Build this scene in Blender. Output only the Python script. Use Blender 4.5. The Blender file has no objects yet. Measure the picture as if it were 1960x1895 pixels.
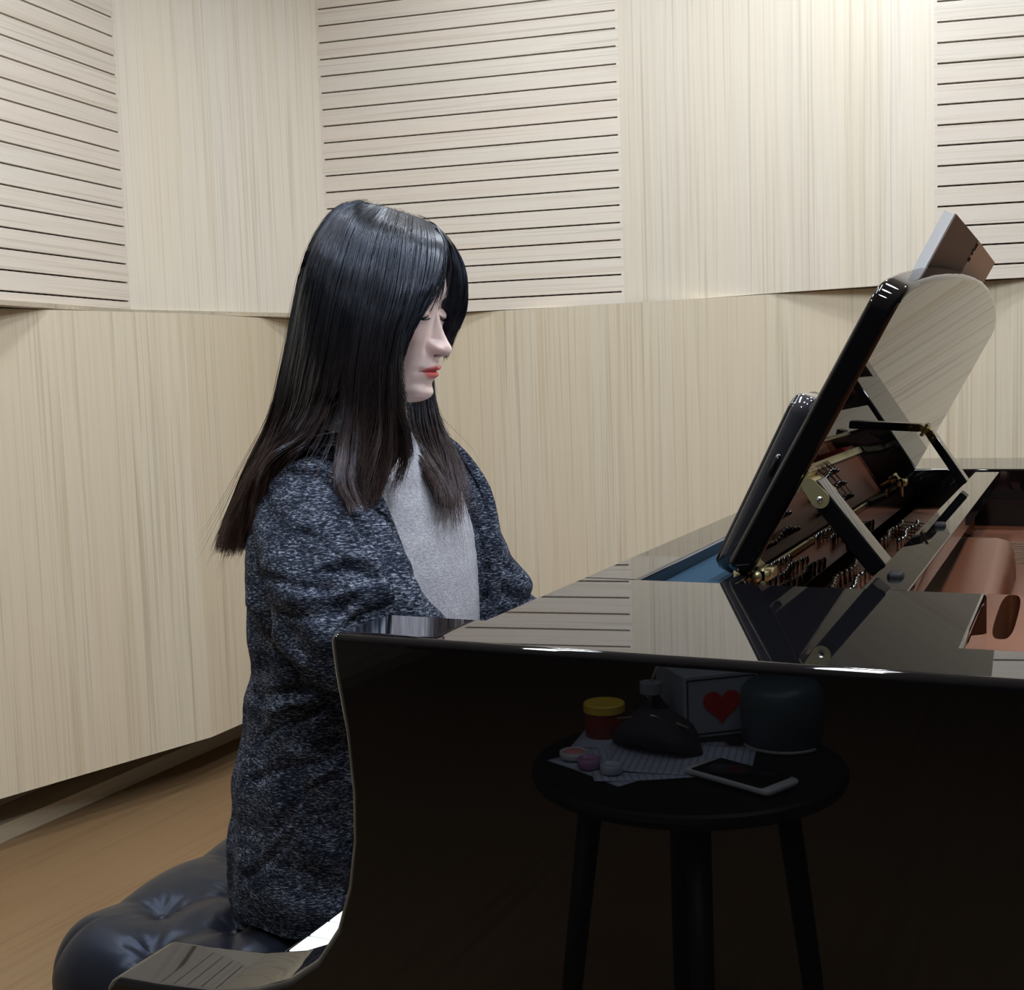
import bpy, bmesh, math, random
import numpy as np
from mathutils import Vector, Matrix, noise as mnoise
random.seed(7); rng = np.random.default_rng(7)
PI = math.pi
scn = bpy.context.scene
C = scn.collection

# ------------------------------------------------------------------ camera, world, exposure, lights
F = 2334.0
yaw = math.radians(25.1); roll = math.radians(1.9); pitch = math.atan(214.5*math.cos(roll)/F)
R0 = Vector((math.cos(yaw), math.sin(yaw), 0))
FW = Vector((-math.sin(yaw)*math.cos(pitch), math.cos(yaw)*math.cos(pitch), -math.sin(pitch)))
U0 = R0.cross(FW)
CR = R0*math.cos(roll) - U0*math.sin(roll)
CU = R0*math.sin(roll) + U0*math.cos(roll)
EYE = Vector((0, 0, 1.12))
cam = bpy.data.cameras.new('camera'); camo = bpy.data.objects.new('camera', cam); C.objects.link(camo)
cam.sensor_fit = 'HORIZONTAL'; cam.sensor_width = 36; cam.lens = 36*F/1960
cam.clip_start = 0.02
M3 = Matrix((CR, CU, -FW)).transposed()
camo.matrix_world = Matrix.Translation(EYE) @ M3.to_4x4()
scn.camera = camo
scn.view_settings.view_transform = 'Standard'; scn.view_settings.look = 'None'
scn.view_settings.gamma = 1; scn.view_settings.use_curve_mapping = False
scn.view_settings.exposure = 0.0
world = bpy.data.worlds.new('world'); scn.world = world; world.use_nodes = True
world.node_tree.nodes['Background'].inputs[0].default_value = (0.62, 0.70, 0.85, 1)
world.node_tree.nodes['Background'].inputs[1].default_value = 0.02
CEIL = 2.62
LIGHTS = [(-1.75, 0.62, .75), (0.35, 0.62, 1.6),
          (-1.35, 2.80, .42), (-0.50, 2.86, .85), (0.45, 2.86, .8), (-1.75, 1.60, .8), (0.35, 1.65, 1.0), (0.25, -0.55, 1.5)]  # the last is an added fill lamp, lightening book pages, face and cardigan
LPOWER = 8.6
for (lx, ly, k) in LIGHTS:
    ld = bpy.data.lights.new('downlight_lamp', 'AREA'); ld.shape = 'DISK'; ld.size = 0.12
    ld.energy = LPOWER*k; ld.color = (0.86, 0.93, 1.0)
    lo = bpy.data.objects.new('downlight_lamp', ld); C.objects.link(lo); lo.location = (lx, ly, CEIL-0.022)

STRIPS = [(-0.98, 1.05, 1.25, .07), (-0.375, 1.05, 1.4, .12)]
for (lx, ly, k, w_) in STRIPS:
    ld = bpy.data.lights.new('strip_lamp', 'AREA'); ld.shape = 'RECTANGLE'; ld.size = w_; ld.size_y = 1.1
    ld.energy = LPOWER*k; ld.color = (0.86, 0.93, 1.0)
    lo = bpy.data.objects.new('strip_lamp', ld); C.objects.link(lo); lo.location = (lx, ly, CEIL-0.032)

def ray(px, py): return FW + CR*((px-980)/F) - CU*((py-947.5)/F)
def at_y(px, py, Y):                       # point of the photograph's sight line at world depth Y
    d = ray(px, py); return EYE + d*(Y/d.y)
def at_z(px, py, z):
    d = ray(px, py); return EYE + d*((z-EYE.z)/d.z)

# ------------------------------------------------------------------ helpers
class MB:
    def __init__(s): s.v = []; s.f = []; s.m = []
    def add(s, vs, fs, mi=0):
        o = len(s.v); s.v += [tuple(v) for v in vs]; s.f += [tuple(i+o for i in f) for f in fs]; s.m += [mi]*len(fs); return s
    def box(s, x0, x1, y0, y1, z0, z1, mi=0, mat=None):
        vs = [Vector((x, y, z)) for z in (z0, z1) for y in (y0, y1) for x in (x0, x1)]
        if mat: vs = [mat @ v for v in vs]
        return s.add(vs, [(0,2,3,1),(4,5,7,6),(0,1,5,4),(2,6,7,3),(0,4,6,2),(1,3,7,5)], mi)
    def rings(s, R, closed=True, caps=True, mi=0):
        n = len(R[0]); vs = [p for r in R for p in r]; fs = []
        for i in range(len(R)-1):
            for j in range(n if closed else n-1):
                a = i*n+j; b = i*n+(j+1) % n; fs.append((a, b, b+n, a+n))
        if caps and closed:
            fs.append(tuple(range(n-1, -1, -1))); fs.append(tuple((len(R)-1)*n+j for j in range(n)))
        return s.add(vs, fs, mi)
    def tube(s, pts, rad, n=12, caps=True, mi=0, squash=None):
        pts = [Vector(p) for p in pts]; R = []; up = None
        for i, p in enumerate(pts):
            t = (pts[min(i+1, len(pts)-1)]-pts[max(i-1, 0)]).normalized()
            if up is None: up = t.orthogonal().normalized()
            up = (up - t*up.dot(t)).normalized(); w = t.cross(up)
            r = rad[i] if hasattr(rad, '__len__') else rad
            R.append([p + up*math.cos(2*PI*k/n)*r + w*math.sin(2*PI*k/n)*r for k in range(n)])
        return s.rings(R, True, caps, mi)
    def lathe(s, prof, cx=0, cy=0, n=32, mi=0):
        R = [[(cx+r*math.cos(2*PI*k/n), cy+r*math.sin(2*PI*k/n), z) for k in range(n)] for r, z in prof]
        return s.rings(R, True, True, mi)
    def prism(s, poly, axis, a, b, mi=0):          # poly in the two other axes, extruded along axis from a to b
        def P(u, v, t): return {'x': (t, u, v), 'y': (u, t, v), 'z': (u, v, t)}[axis]
        n = len(poly); vs = [P(u, v, a) for u, v in poly]+[P(u, v, b) for u, v in poly]
        fs = [(i, (i+1) % n, (i+1) % n+n, i+n) for i in range(n)]+[tuple(range(n-1, -1, -1)), tuple(range(n, 2*n))]
        return s.add(vs, fs, mi)
    def obj(s, name, mats, parent=None, smooth=False, recalc=True):
        me = bpy.data.meshes.new(name); me.from_pydata(s.v, [], s.f)
        if not isinstance(mats, (list, tuple)): mats = [mats]
        for m in mats: me.materials.append(m)
        if len(mats) > 1: me.polygons.foreach_set('material_index', s.m)
        if recalc:
            bm = bmesh.new(); bm.from_mesh(me); bmesh.ops.recalc_face_normals(bm, faces=bm.faces); bm.to_mesh(me); bm.free()
        if smooth: me.polygons.foreach_set('use_smooth', [True]*len(me.polygons))
        me.update()
        return link(name, me, parent)
def link(name, me, parent=None):
    o = bpy.data.objects.new(name, me); C.objects.link(o)
    if parent: put(o, parent)
    return o
def put(o, parent):
    mw = o.matrix_basis.copy(); o.parent = parent
    pm = Matrix.Identity(4); p = parent; ch = []
    while p: ch.append(p.matrix_parent_inverse @ p.matrix_basis); p = p.parent
    for m in reversed(ch): pm = pm @ m
    o.matrix_parent_inverse = pm.inverted(); o.matrix_basis = mw
def bevel(o, w=0.003, seg=3, pred=None):
    me = o.data; me.polygons.foreach_set('use_smooth', [True]*len(me.polygons))
    b = o.modifiers.new('bevel', 'BEVEL'); b.width = w; b.segments = seg
    if pred:
        b.limit_method = 'WEIGHT'; at = me.attributes.new('bevel_weight_edge', 'FLOAT', 'EDGE')
        for e in me.edges:
            p = (me.vertices[e.vertices[0]].co, me.vertices[e.vertices[1]].co)
            q_ = pred(*p); at.data[e.index].value = 1.0 if q_ else 0.0; e.use_edge_sharp = not q_
    else:
        b.limit_method = 'ANGLE'; b.angle_limit = math.radians(35)
    w_ = o.modifiers.new('wn', 'WEIGHTED_NORMAL'); w_.keep_sharp = True; w_.weight = 80
    return o
def tag(o, label=None, cat=None, group=None, kind=None):
    if label: o['label'] = label
    if cat: o['category'] = cat
    if group: o['group'] = group
    if kind: o['kind'] = kind
    return o
def thing(name, label, cat, loc=(0, 0, 0), group=None, rz=0):
    o = bpy.data.objects.new(name, None); C.objects.link(o); o.location = loc; o.rotation_euler = (0, 0, rz)
    o.empty_display_size = 0.05
    return tag(o, label, cat, group)

# ------------------------------------------------------------------ materials
def mat(name, col=(.5, .5, .5), rough=.5, metal=0, coat=0, spec=.5, ior=1.5, **kw):
    m = bpy.data.materials.new(name); m.use_nodes = True; b = m.node_tree.nodes['Principled BSDF']
    b.inputs['Base Color'].default_value = (*col, 1); b.inputs['Roughness'].default_value = rough
    b.inputs['Metallic'].default_value = metal; b.inputs['Coat Weight'].default_value = coat
    b.inputs['Coat Roughness'].default_value = .03
    b.inputs['Specular IOR Level'].default_value = spec; b.inputs['IOR'].default_value = ior
    for k, v in kw.items(): b.inputs[k].default_value = v
    return m
def nodes(m): return m.node_tree.nodes, m.node_tree.links, m.node_tree.nodes['Principled BSDF']
def ramp(nt, stops):
    r = nt.nodes.new('ShaderNodeValToRGB'); e = r.color_ramp.elements
    while len(e) > len(stops): e.remove(e[-1])
    while len(e) < len(stops): e.new(0.5)
    for el, (p, c) in zip(e, stops): el.position = p; el.color = (*c, 1)
    return r
def noise_tex(nt, coord, scale3, scale=1, detail=4, rough=.5, dist=0, loc=(0, 0, 0)):
    mp = nt.nodes.new('ShaderNodeMapping'); mp.inputs['Scale'].default_value = scale3; mp.inputs['Location'].default_value = loc
    nt.links.new(coord, mp.inputs['Vector'])
    n = nt.nodes.new('ShaderNodeTexNoise'); n.inputs['Scale'].default_value = scale; n.inputs['Detail'].default_value = detail
    n.inputs['Roughness'].default_value = rough; n.inputs['Distortion'].default_value = dist
    nt.links.new(mp.outputs[0], n.inputs['Vector']); return n
def mix(nt, a, b, fac, mode='MIX'):
    m = nt.nodes.new('ShaderNodeMix'); m.data_type = 'RGBA'; m.blend_type = mode
    for s, v in ((m.inputs[0], fac), (m.inputs[6], a), (m.inputs[7], b)):
        if hasattr(v, 'links') or hasattr(v, 'is_linked'): nt.links.new(v, s)
        elif isinstance(v, (int, float)): s.default_value = v
        else: s.default_value = (*v, 1)
    return m.outputs[2]
def wood(name, grain='z', seed=0, light=(.70, .635, .52), dark=(.55, .475, .35), rough=.5, fine=1.0, warm=(.70, .585, .44)):
    m = mat(name, light, rough, spec=.3); nt = m.node_tree; n, l, b = nodes(m)
    tc = n.new('ShaderNodeTexCoord'); co = tc.outputs['Object']
    if grain == 'z': s1, s2, s3 = (34, 34, .55), (150, 150, 1.3), (5, 5, .35)
    elif grain == 'x': s1, s2, s3 = (.6, 34, 34), (1.5, 170, 170), (.5, 6, 9)
    else: s1, s2, s3 = (34, .6, 34), (150, 1.4, 150), (5, .4, 5)
    a = noise_tex(nt, co, s1, 1*fine, 3, .6, .25, (seed*3.1, seed*1.7, seed))
    c = noise_tex(nt, co, s2, 1*fine, 2, .5, .1, (seed, seed*2.3, seed))
    d = noise_tex(nt, co, s3, 1, 2, .5, .4, (seed*5, seed, seed*.7))
    r1 = ramp(nt, [(.30, dark), (.46, light), (.62, tuple(x*.97 for x in light)), (.75, tuple(x*.90 for x in dark))])
    l.new(a.outputs['Fac'], r1.inputs[0])
    r2 = ramp(nt, [(.32, (.80, .78, .75)), (.47, (1, 1, 1)), (.72, (.92, .91, .90))]); l.new(c.outputs['Fac'], r2.inputs[0])
    r3 = ramp(nt, [(.35, (0, 0, 0)), (.75, (.6, .6, .6))]); l.new(d.outputs['Fac'], r3.inputs[0])
    x = mix(nt, r1.outputs[0], r2.outputs[0], 1.0, 'MULTIPLY')
    x = mix(nt, x, warm, r3.outputs[0])
    l.new(x, b.inputs['Base Color'])
    bp = n.new('ShaderNodeBump'); bp.inputs['Strength'].default_value = .08; bp.inputs['Distance'].default_value = .001
    l.new(c.outputs['Fac'], bp.inputs['Height']); l.new(bp.outputs[0], b.inputs['Normal'])
    return m
M_black = mat('piano_black', (.004, .004, .005), .012, coat=0, spec=.5, ior=1.52)
M_blackm = mat('black_satin', (.006, .006, .007), .3)
M_brass = mat('brass', (.78, .70, .40), .35, .9)
M_chrome = mat('pin_steel', (.62, .64, .66), .18, 1)
M_blue = mat('blue_felt', (.018, .038, .062), .95, spec=.05)
M_red = mat('red_felt', (.45, .012, .018), .95, spec=.1)
M_white_key = mat('key_white', (.86, .87, .86), .18)
M_groove = mat('slot_dark', (.008, .007, .006), .9)
# copper plate
M_copper = mat('plate_copper', (.175, .058, .025), .40, .4)
_n = noise_tex(M_copper.node_tree, M_copper.node_tree.nodes.new('ShaderNodeTexCoord').outputs['Object'], (1, 1, 1), 900, 2)
_b = M_copper.node_tree.nodes.new('ShaderNodeBump'); _b.inputs['Strength'].default_value = .05; _b.inputs['Distance'].default_value = .001
M_copper.node_tree.links.new(_n.outputs['Fac'], _b.inputs['Height']); M_copper.node_tree.links.new(_b.outputs[0], M_copper.node_tree.nodes['Principled BSDF'].inputs['Normal'])

# ------------------------------------------------------------------ the room
LED = 1.342
floor_m = wood('floor_wood', 'y', 3, light=(.235, .150, .077), dark=(.19, .115, .056), rough=.45, warm=(.225, .125, .058))
bx = MB().box(-3.2, 3.2, -3.4, 4.2, -.06, 0); tag(bx.obj('floor', floor_m), kind='structure')
tag(MB().box(-3.2, 3.2, -3.4, 4.2, CEIL, CEIL+.06).obj('ceiling', mat('ceiling_paint', (.72, .72, .70), .8)), kind='structure')
grey = mat('far_wall_grey', (.02, .02, .018), .8)
wl = tag(MB().box(-2.70, -2.60, -3.4, 4.2, 0, CEIL).obj('wall_left', wood('backing_l', 'z', 9)), kind='structure')
wb = tag(MB().box(-2.6, 3.2, 3.62, 3.72, 0, CEIL).obj('wall_back', wood('backing_b', 'z', 8)), kind='structure')
tag(MB().box(2.9, 3.0, -3.4, 3.62, 0, CEIL).obj('wall_right', grey), kind='structure')
tag(MB().box(-2.6, 2.9, -3.4, -3.3, 0, CEIL).obj('wall_front', grey), kind='structure')
base_m = wood('base_wood', 'y', 4, light=(.47, .40, .30), dark=(.40, .33, .23))
tag(MB().box(-2.60, -2.475, -3.3, 3.5, 0, .045).obj('baseboard_left', base_m), kind='structure')
tag(MB().box(-2.475, 2.9, 3.5, 3.62, 0, .045).obj('baseboard_back', wood('base_wood_b', 'x', 5, light=(.47, .40, .30), dark=(.40, .33, .23))), kind='structure')

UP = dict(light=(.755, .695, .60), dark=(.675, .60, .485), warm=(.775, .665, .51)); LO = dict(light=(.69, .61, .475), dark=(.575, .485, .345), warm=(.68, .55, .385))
def panel(name, p0, p1, z0, z1, parent, seed, thick=.03, slots=False, tail=(1, 1)):
    """upright veneered panel from plan point p0 to p1; its face looks to the right of p0->p1 ... local x along, local -y to the room"""
    d = Vector((p1[0]-p0[0], p1[1]-p0[1])); L = d.length; a = math.atan2(d.y, d.x); mb = MB()
    if not slots:
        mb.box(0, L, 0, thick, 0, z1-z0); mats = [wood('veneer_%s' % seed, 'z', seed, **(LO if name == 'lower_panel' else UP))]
    else:
        gap = .0046; pitch_ = .0505; zb = 0; z = .034; sm = .008
        H = z1-z0
        while zb < H:
            zt = min(z, H); mb.box(sm, L-sm, 0, .012, zb, zt)
            zb = z+gap; z = z+pitch_
        mb.box(0, sm, 0, .012, 0, H); mb.box(L-sm, L, 0, .012, 0, H)
        mb.box(0, L, .012, thick, 0, H, 1)
        mats = [wood('slat_%s' % seed, 'x', seed, light=(.76, .69, .60), dark=(.69, .61, .505), warm=(.78, .65, .545)), M_slot]
    o = mb.obj(name, mats); o.location = (p0[0], p0[1], z0); o.rotation_euler = (0, 0, a)
    put(o, parent)
    return o
# backing seen through the slots: dark with evenly spaced acoustic holes
M_slot = mat('slot_backing', (.05, .04, .03), .9)
nt = M_slot.node_tree; n, l, b = nodes(M_slot)
tc = n.new('ShaderNodeTexCoord'); w = n.new('ShaderNodeTexWave'); w.bands_direction = 'X'; w.inputs['Scale'].default_value = 10.5
l.new(tc.outputs['Object'], w.inputs['Vector']); rr = ramp(nt, [(.35, (.004, .004, .004)), (.6, (.11, .09, .075))]); l.new(w.outputs['Fac'], rr.inputs[0]); l.new(rr.outputs[0], b.inputs['Base Color'])

PA0, PA1, PB, PC, PD = (-2.275, 1.63), (-2.378, 2.64), (-2.155, 3.285), (-1.228, 3.452), (-.343, 3.317)
PE = (.60, 3.55)
ZT = CEIL-.005
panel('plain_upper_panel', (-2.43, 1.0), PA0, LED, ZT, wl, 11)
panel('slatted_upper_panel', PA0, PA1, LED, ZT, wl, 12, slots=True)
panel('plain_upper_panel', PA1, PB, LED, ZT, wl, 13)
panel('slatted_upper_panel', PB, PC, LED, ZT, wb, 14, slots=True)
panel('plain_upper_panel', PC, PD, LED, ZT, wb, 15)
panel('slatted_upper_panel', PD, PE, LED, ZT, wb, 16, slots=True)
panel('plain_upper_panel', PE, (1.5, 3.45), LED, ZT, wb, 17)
# soffits under the upper panels
def soffit(name, pts, back, parent, z):
    mb = MB(); n_ = len(pts); vs = [(p[0], p[1], zz) for zz in (z, z+.012) for p in list(pts)+list(back)]
    m_ = len(pts)+len(back); mb.add(vs, [tuple(range(m_)), tuple(range(2*m_-1, m_-1, -1))]+[(i, (i+1) % m_, (i+1) % m_+m_, i+m_) for i in range(m_)])
    o = mb.obj(name, soff_m); put(o, parent); return o
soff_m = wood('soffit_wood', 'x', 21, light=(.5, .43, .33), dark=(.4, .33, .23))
soffit('panel_underside', [(-2.42, 1.02), (-2.268, 1.64), (-2.371, 2.64), (-2.148, 3.28), ], [(-2.148, 3.6), (-2.59, 3.6), (-2.59, 1.02)], wl, LED+.002)
soffit('panel_underside', [(-2.147, 3.292), (-1.228, 3.458), (-.343, 3.323), (.60, 3.556), (1.5, 3.456)], [(1.5, 3.61), (-2.147, 3.61)], wb, LED+.002)
# lower panels
LB = .146
L0a, L0b, L1b = (-2.50, 1.70), (-2.232, 2.70), (-2.243, 3.385)
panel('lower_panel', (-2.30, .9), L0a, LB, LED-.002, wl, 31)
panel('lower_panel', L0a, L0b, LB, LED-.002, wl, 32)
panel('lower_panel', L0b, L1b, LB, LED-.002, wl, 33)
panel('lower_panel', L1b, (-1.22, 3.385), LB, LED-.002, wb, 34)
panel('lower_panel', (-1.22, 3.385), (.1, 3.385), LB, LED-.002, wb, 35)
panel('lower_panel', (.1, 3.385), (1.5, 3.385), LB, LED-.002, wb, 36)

# ceiling downlights
mat_glow2 = None
def downlight(x, y, i):
    t = thing('ceiling_downlight', LAMP_LABELS[i], 'ceiling light', (x, y, CEIL), 'round ceiling downlights')
    a = MB().lathe([(.088, CEIL-.001), (.098, CEIL-.004), (.098, CEIL-.012), (.086, CEIL-.02), (.080, CEIL-.012), (.079, CEIL-.002)], x, y, 40).obj('trim_ring', mat_ring, t, True)
    b_ = MB().lathe([(.001, CEIL-.017), (.078, CEIL-.017), (.078, CEIL-.010), (.001, CEIL-.010)], x, y, 40).obj('diffuser', mat_glow, t)
mat_ring = mat('ring_white', (.75, .75, .74), .4)
mat_glow = mat('diffuser_glow', (.8, .8, .8), .5); mat_glow.node_tree.nodes['Principled BSDF'].inputs['Emission Color'].default_value = (.86, .93, 1, 1)
mat_glow.node_tree.nodes['Principled BSDF'].inputs['Emission Strength'].default_value = 40
mat_glow2 = mat_glow.copy(); mat_glow2.node_tree.nodes['Principled BSDF'].inputs['Emission Strength'].default_value = 14
LAMP_LABELS = ['round ceiling downlight by the left wall nearest the camera',
               'round ceiling downlight above the curved side of the piano', 'round ceiling downlight before the left slatted panel of back wall', 'round ceiling downlight before the plain panel of back wall',
               'round ceiling downlight before the right slatted panel of back wall', 'round ceiling downlight above and behind the pianist', 'round ceiling downlight above the middle of open piano', 'added round downlight behind the viewpoint, brightening the pages, face and cardigan']
for i, (lx, ly, k) in enumerate(LIGHTS): downlight(lx, ly, i)
for (lx, ly, k, w_), lab in zip(STRIPS, ('narrow strip ceiling light above the piano bench and keyboard', 'wider strip ceiling light above the music desk')):
    t = thing('strip_light', lab, 'ceiling light', (lx, ly, CEIL), 'strip ceiling lights')
    bevel(MB().box(lx-w_/2-.02, lx+w_/2+.02, ly-.57, ly+.57, CEIL-.024, CEIL-.001).obj('light_frame', mat_ring, t), .003)
    MB().box(lx-w_/2, lx+w_/2, ly-.55, ly+.55, CEIL-.029, CEIL-.0245).obj('diffuser', mat_glow2, t)

# ------------------------------------------------------------------ grand piano
TOP = .97; YN, YF = .620, 2.170; ARM = .065
piano = thing('grand_piano', 'polished black grand piano with its inner plate open to view, before the pianist', 'piano', (0, 1.395, 0))
prof = [(-.419, TOP), (-.4165, .945), (-.411, .91), (-.408, .87), (-.409, .84), (-.414, .81), (-.424, .78), (-.440, .757), (-.462, .740),
        (-.490, .728), (-.525, .720), (-.575, .7155), (-.612, .714), (-.620, .706), (-.620, .60), (.80, .60), (.80, TOP), (-.345, TOP)]
def side_case(y0, y1, outer):
    mb = MB(); mb.prism(prof, 'y', y0, y1)
    o = mb.obj('side_case', M_black, piano)
    def pred(a, b):
        inner = abs(a.y-outer) > .01 and abs(b.y-outer) > .01
        if inner and a.z > .965 and b.z > .965: return False
        if inner and (a.x > .79 or b.x > .79): return False
        if max(a.x, b.x) > .79 and abs(a.x-b.x) < .01: return False
        if abs(a.y-b.y) > .01:      # cross edges
            return (a.x < -.41 and a.z > .965) or a.x < -.6
        return True
    bevel(o, .0055, 5, pred); return o
side_case(YN, YN+ARM, YN); side_case(YF-ARM, YF, YF)
# curved rim: bentside and tail
def bezier(p, n):
    p = [Vector(q) for q in p]; out = []
    for i in range(n+1):
        t = i/n; q = p[:]
        while len(q) > 1: q = [q[k].lerp(q[k+1], t) for k in range(len(q)-1)]
        out.append(q[0])
    return out
path = [Vector((.79, YN, 0)), Vector((.9, YN+.001, 0))]+bezier([(1.0, YN+.01, 0), (1.35, YN+.05, 0), (1.25, 1.15, 0), (1.75, 1.25, 0)], 20) \
     + bezier([(1.80, 1.27, 0), (2.05, 1.34, 0), (2.12, 1.6, 0), (2.0, 1.9, 0)], 14)+bezier([(1.97, 1.97, 0), (1.9, 2.16, 0), (1.7, YF, 0), (1.5, YF, 0)], 10)+[Vector((.79, YF, 0))]
R = []
for i, p in enumerate(path):
    tt = (path[min(i+1, len(path)-1)]-path[max(i-1, 0)]).normalized(); nn = Vector((-tt.y, tt.x, 0)); w_ = ARM-.003
    R.append([p+Vector((0, 0, .60)), p+Vector((0, 0, TOP-.005)), p+nn*.002+Vector((0, 0, TOP-.0015)), p+nn*.005+Vector((0, 0, TOP)), p+nn*(w_-.004)+Vector((0, 0, TOP)), p+nn*w_+Vector((0, 0, TOP-.004)), p+nn*w_+Vector((0, 0, .60))])
MB().rings(R, True, True).obj('bent_rim', M_black, piano, True)
# flush blocks beside the music desk
def block(y0, y1, yo):
    o = MB().box(-.345, -.056, y0, y1, .85, TOP).obj('desk_side_block', M_black, piano)
    bevel(o, .003, 3, lambda a, b: a.z > .96 and b.z > .96 and not (abs(a.y-yo) < .02 and abs(b.y-yo) < .02)); return o
block(YN+ARM, .860, YN+ARM); block(1.930, YF-ARM, YF-ARM)
bevel(MB().box(-.345, -.301, .860, 1.930, .925, TOP).obj('front_rail', M_black, piano), .003, 3, lambda a, b: a.z > .96 and b.z > .96 and abs(a.y-b.y) > .1)
MB().box(-.301, -.236, .860, 1.930, .925, .958).obj('felt_tray', M_blue, piano)
bevel(MB().box(-.2415, -.228, .860, 1.930, .925, TOP-.001).obj('desk_pivot_rail', M_black, piano), .002, 2)
# cross board with two slots
b1 = MB().box(-.1385, -.106, .860, 1.88, .953, TOP-.0005).obj('cross_board', M_black, piano); bevel(b1, .0012, 2)
pad = bevel(MB().box(-.1275, -.1165, -.0085, .0085, .966, .9735).obj('stop_pad', mat('rubber', (.008, .008, .010), .7), piano), .003, 3)
pad.location = (0, .918, 0)
for yy in (1.225,):
    q = pad.copy(); C.objects.link(q); q.location = (0, yy, 0)
# nameboard and fallboard
MB().box(-.352, -.338, YN+ARM, YF-ARM, .75, .955).obj('nameboard', M_black, piano)
fb = MB().prism([(-.372, .735), (-.352, .735), (-.352, .935), (-.366, .94), (-.376, .93)], 'y', YN+ARM+.004, YF-ARM-.004).obj('fallboard', M_black, piano); bevel(fb, .003, 3)
MB().box(-.353, -.345, 1.33, 1.46, .905, .93).obj('name_plate', M_brass, piano).hide_render = False
# keybed, slip, cheeks
bevel(MB().box(-.56, -.30, YN+ARM, YF-ARM, .60, .668).obj('key_bed', M_black, piano), .003)
bevel(MB().box(-.578, -.556, YN+ARM, YF-ARM, .61, .672).obj('key_slip', M_black, piano), .004)
K0, KP, KZ = .6885, .0271, .705
wk = MB().box(-.532, -.36, -KP/2+.0006, KP/2-.0006, .670, KZ).obj('white_key', M_white_key, piano); bevel(wk, .0016, 3)
wk.location = (0, K0+KP/2, 0)
bk = MB().add([(-.482, -.0065, .70), (-.482, .0065, .70), (-.36, .0065, .70), (-.36, -.0065, .70), (-.474, -.0048, .716), (-.474, .0048, .716), (-.36, .0048, .717), (-.36, -.0048, .717)],
              [(0,3,2,1), (4,5,6,7), (0,1,5,4), (1,2,6,5), (2,3,7,6), (3,0,4,7)]).obj('black_key', M_black, piano); bevel(bk, .0015, 2)
first = True
for i in range(52):
    if i:
        q = wk.copy(); C.objects.link(q); q.location = (0, K0+KP*(i+.5), 0)
    # treble end near: note 51 is C8; going up from the bass the pattern is A B C D E F G
    nb = 51-i; letter = 'ABCDEFG'[nb % 7]
    if letter in 'ACDFG' and nb < 51:
        y = K0+KP*i
        if first: bk.location = (0, y, 0); first = False
        else: q = bk.copy(); C.objects.link(q); q.location = (0, y, 0)
# plate, soundboard, pins, strings
PZ = .885
mb = MB(); mb.box(-.228, .80, YN+ARM, YF-ARM, PZ-.03, PZ)
bevel(mb.obj('plate', M_copper, piano), .004)
poly = [(p.x, p.y) for p in path[1:-1]]
mb = MB(); mb.prism([(.80, YN+.06)]+[(x*.965, y*.93+.1) for x, y in poly[1:]]+[(.80, YF-.06)], 'z', .80, .83)
mb.obj('soundboard', wood('spruce', 'x', 41, light=(.62, .42, .22), dark=(.5, .32, .15)), piano)
# treble flange of the plate beside the block, with an oval opening
def oval(cx, cy, rx, ry, n=28, pw=.62): return [(cx+rx*math.copysign(abs(math.cos(2*PI*k/n))**pw, math.cos(2*PI*k/n)), cy+ry*math.copysign(abs(math.sin(2*PI*k/n))**pw, math.sin(2*PI*k/n))) for k in range(n)]
def holed_plate(name, x0, x1, y0, y1, ov, z0, z1, m):
    bm = bmesh.new(); o1 = [bm.verts.new((x, y, z1)) for x, y in ov]
    cs = [bm.verts.new((x, y, z1)) for x, y in ((x0, y0), (x1, y0), (x1, y1), (x0, y1))]
    es = [bm.edges.new((o1[i], o1[(i+1) % len(o1)])) for i in range(len(o1))]+[bm.edges.new((cs[i], cs[(i+1) % 4])) for i in range(4)]
    bmesh.ops.triangle_fill(bm, edges=es, use_beauty=True)
    ret = bmesh.ops.extrude_face_region(bm, geom=list(bm.faces))
    bmesh.ops.translate(bm, verts=[v for v in ret['geom'] if isinstance(v, bmesh.types.BMVert)], vec=(0, 0, z0-z1))
    bmesh.ops.recalc_face_normals(bm, faces=bm.faces)
    me = bpy.data.meshes.new(name); bm.to_mesh(me); bm.free(); me.materials.append(m)
    return link(name, me, piano)
holed_plate('plate_flange', -.070, .75, YN+ARM+.002, 1.075, oval(-.0495, .985, .0075, .090), PZ-.005, .932, M_copper)
# raised lobes of the plate between the string sections
def lobe(x0, x1, y0, y1, z0, z1):
    R = []
    for k, (z, i) in enumerate([(z0, 0), (z0+(z1-z0)*.6, .006), (z1-.006, .010), (z1-.002, .013), (z1, .018)]):
        cx, cy, rx, ry = (x0+x1)/2, (y0+y1)/2, (x1-x0)/2-i, (y1-y0)/2-i
        R.append([Vector((cx+rx*math.copysign(abs(math.cos(2*PI*j/40))**.4, math.cos(2*PI*j/40)), cy+ry*math.copysign(abs(math.sin(2*PI*j/40))**.4, math.sin(2*PI*j/40)), z)) for j in range(40)])
    return MB().rings(R).obj('plate_lobe', M_copper, piano, True)
wd = MB(); R = []
for (y, z) in ((1.452, PZ-.004), (1.452, .915), (1.447, .926), (1.436, .932), (1.420, .9325), (1.38, .929), (1.15, .905), (.90, PZ-.002), (.90, PZ-.004)):
    R.append([(x, y, z-dz if z > PZ else z) for x, dz in ((-.150, .012), (-.146, .004), (-.138, 0), (-.082, 0), (-.072, .003), (-.066, .011), (-.064, .03))]+[(-.064, y, PZ-.004), (-.150, y, PZ-.004)])
wd.rings(R).obj('plate_web', M_copper, piano, True)
lobe(-.05, .75, 1.33, 1.41, PZ-.002, .932)
lobe(-.05, .75, 1.66, 1.73, PZ-.002, .925)
PNZ = .912
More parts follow.
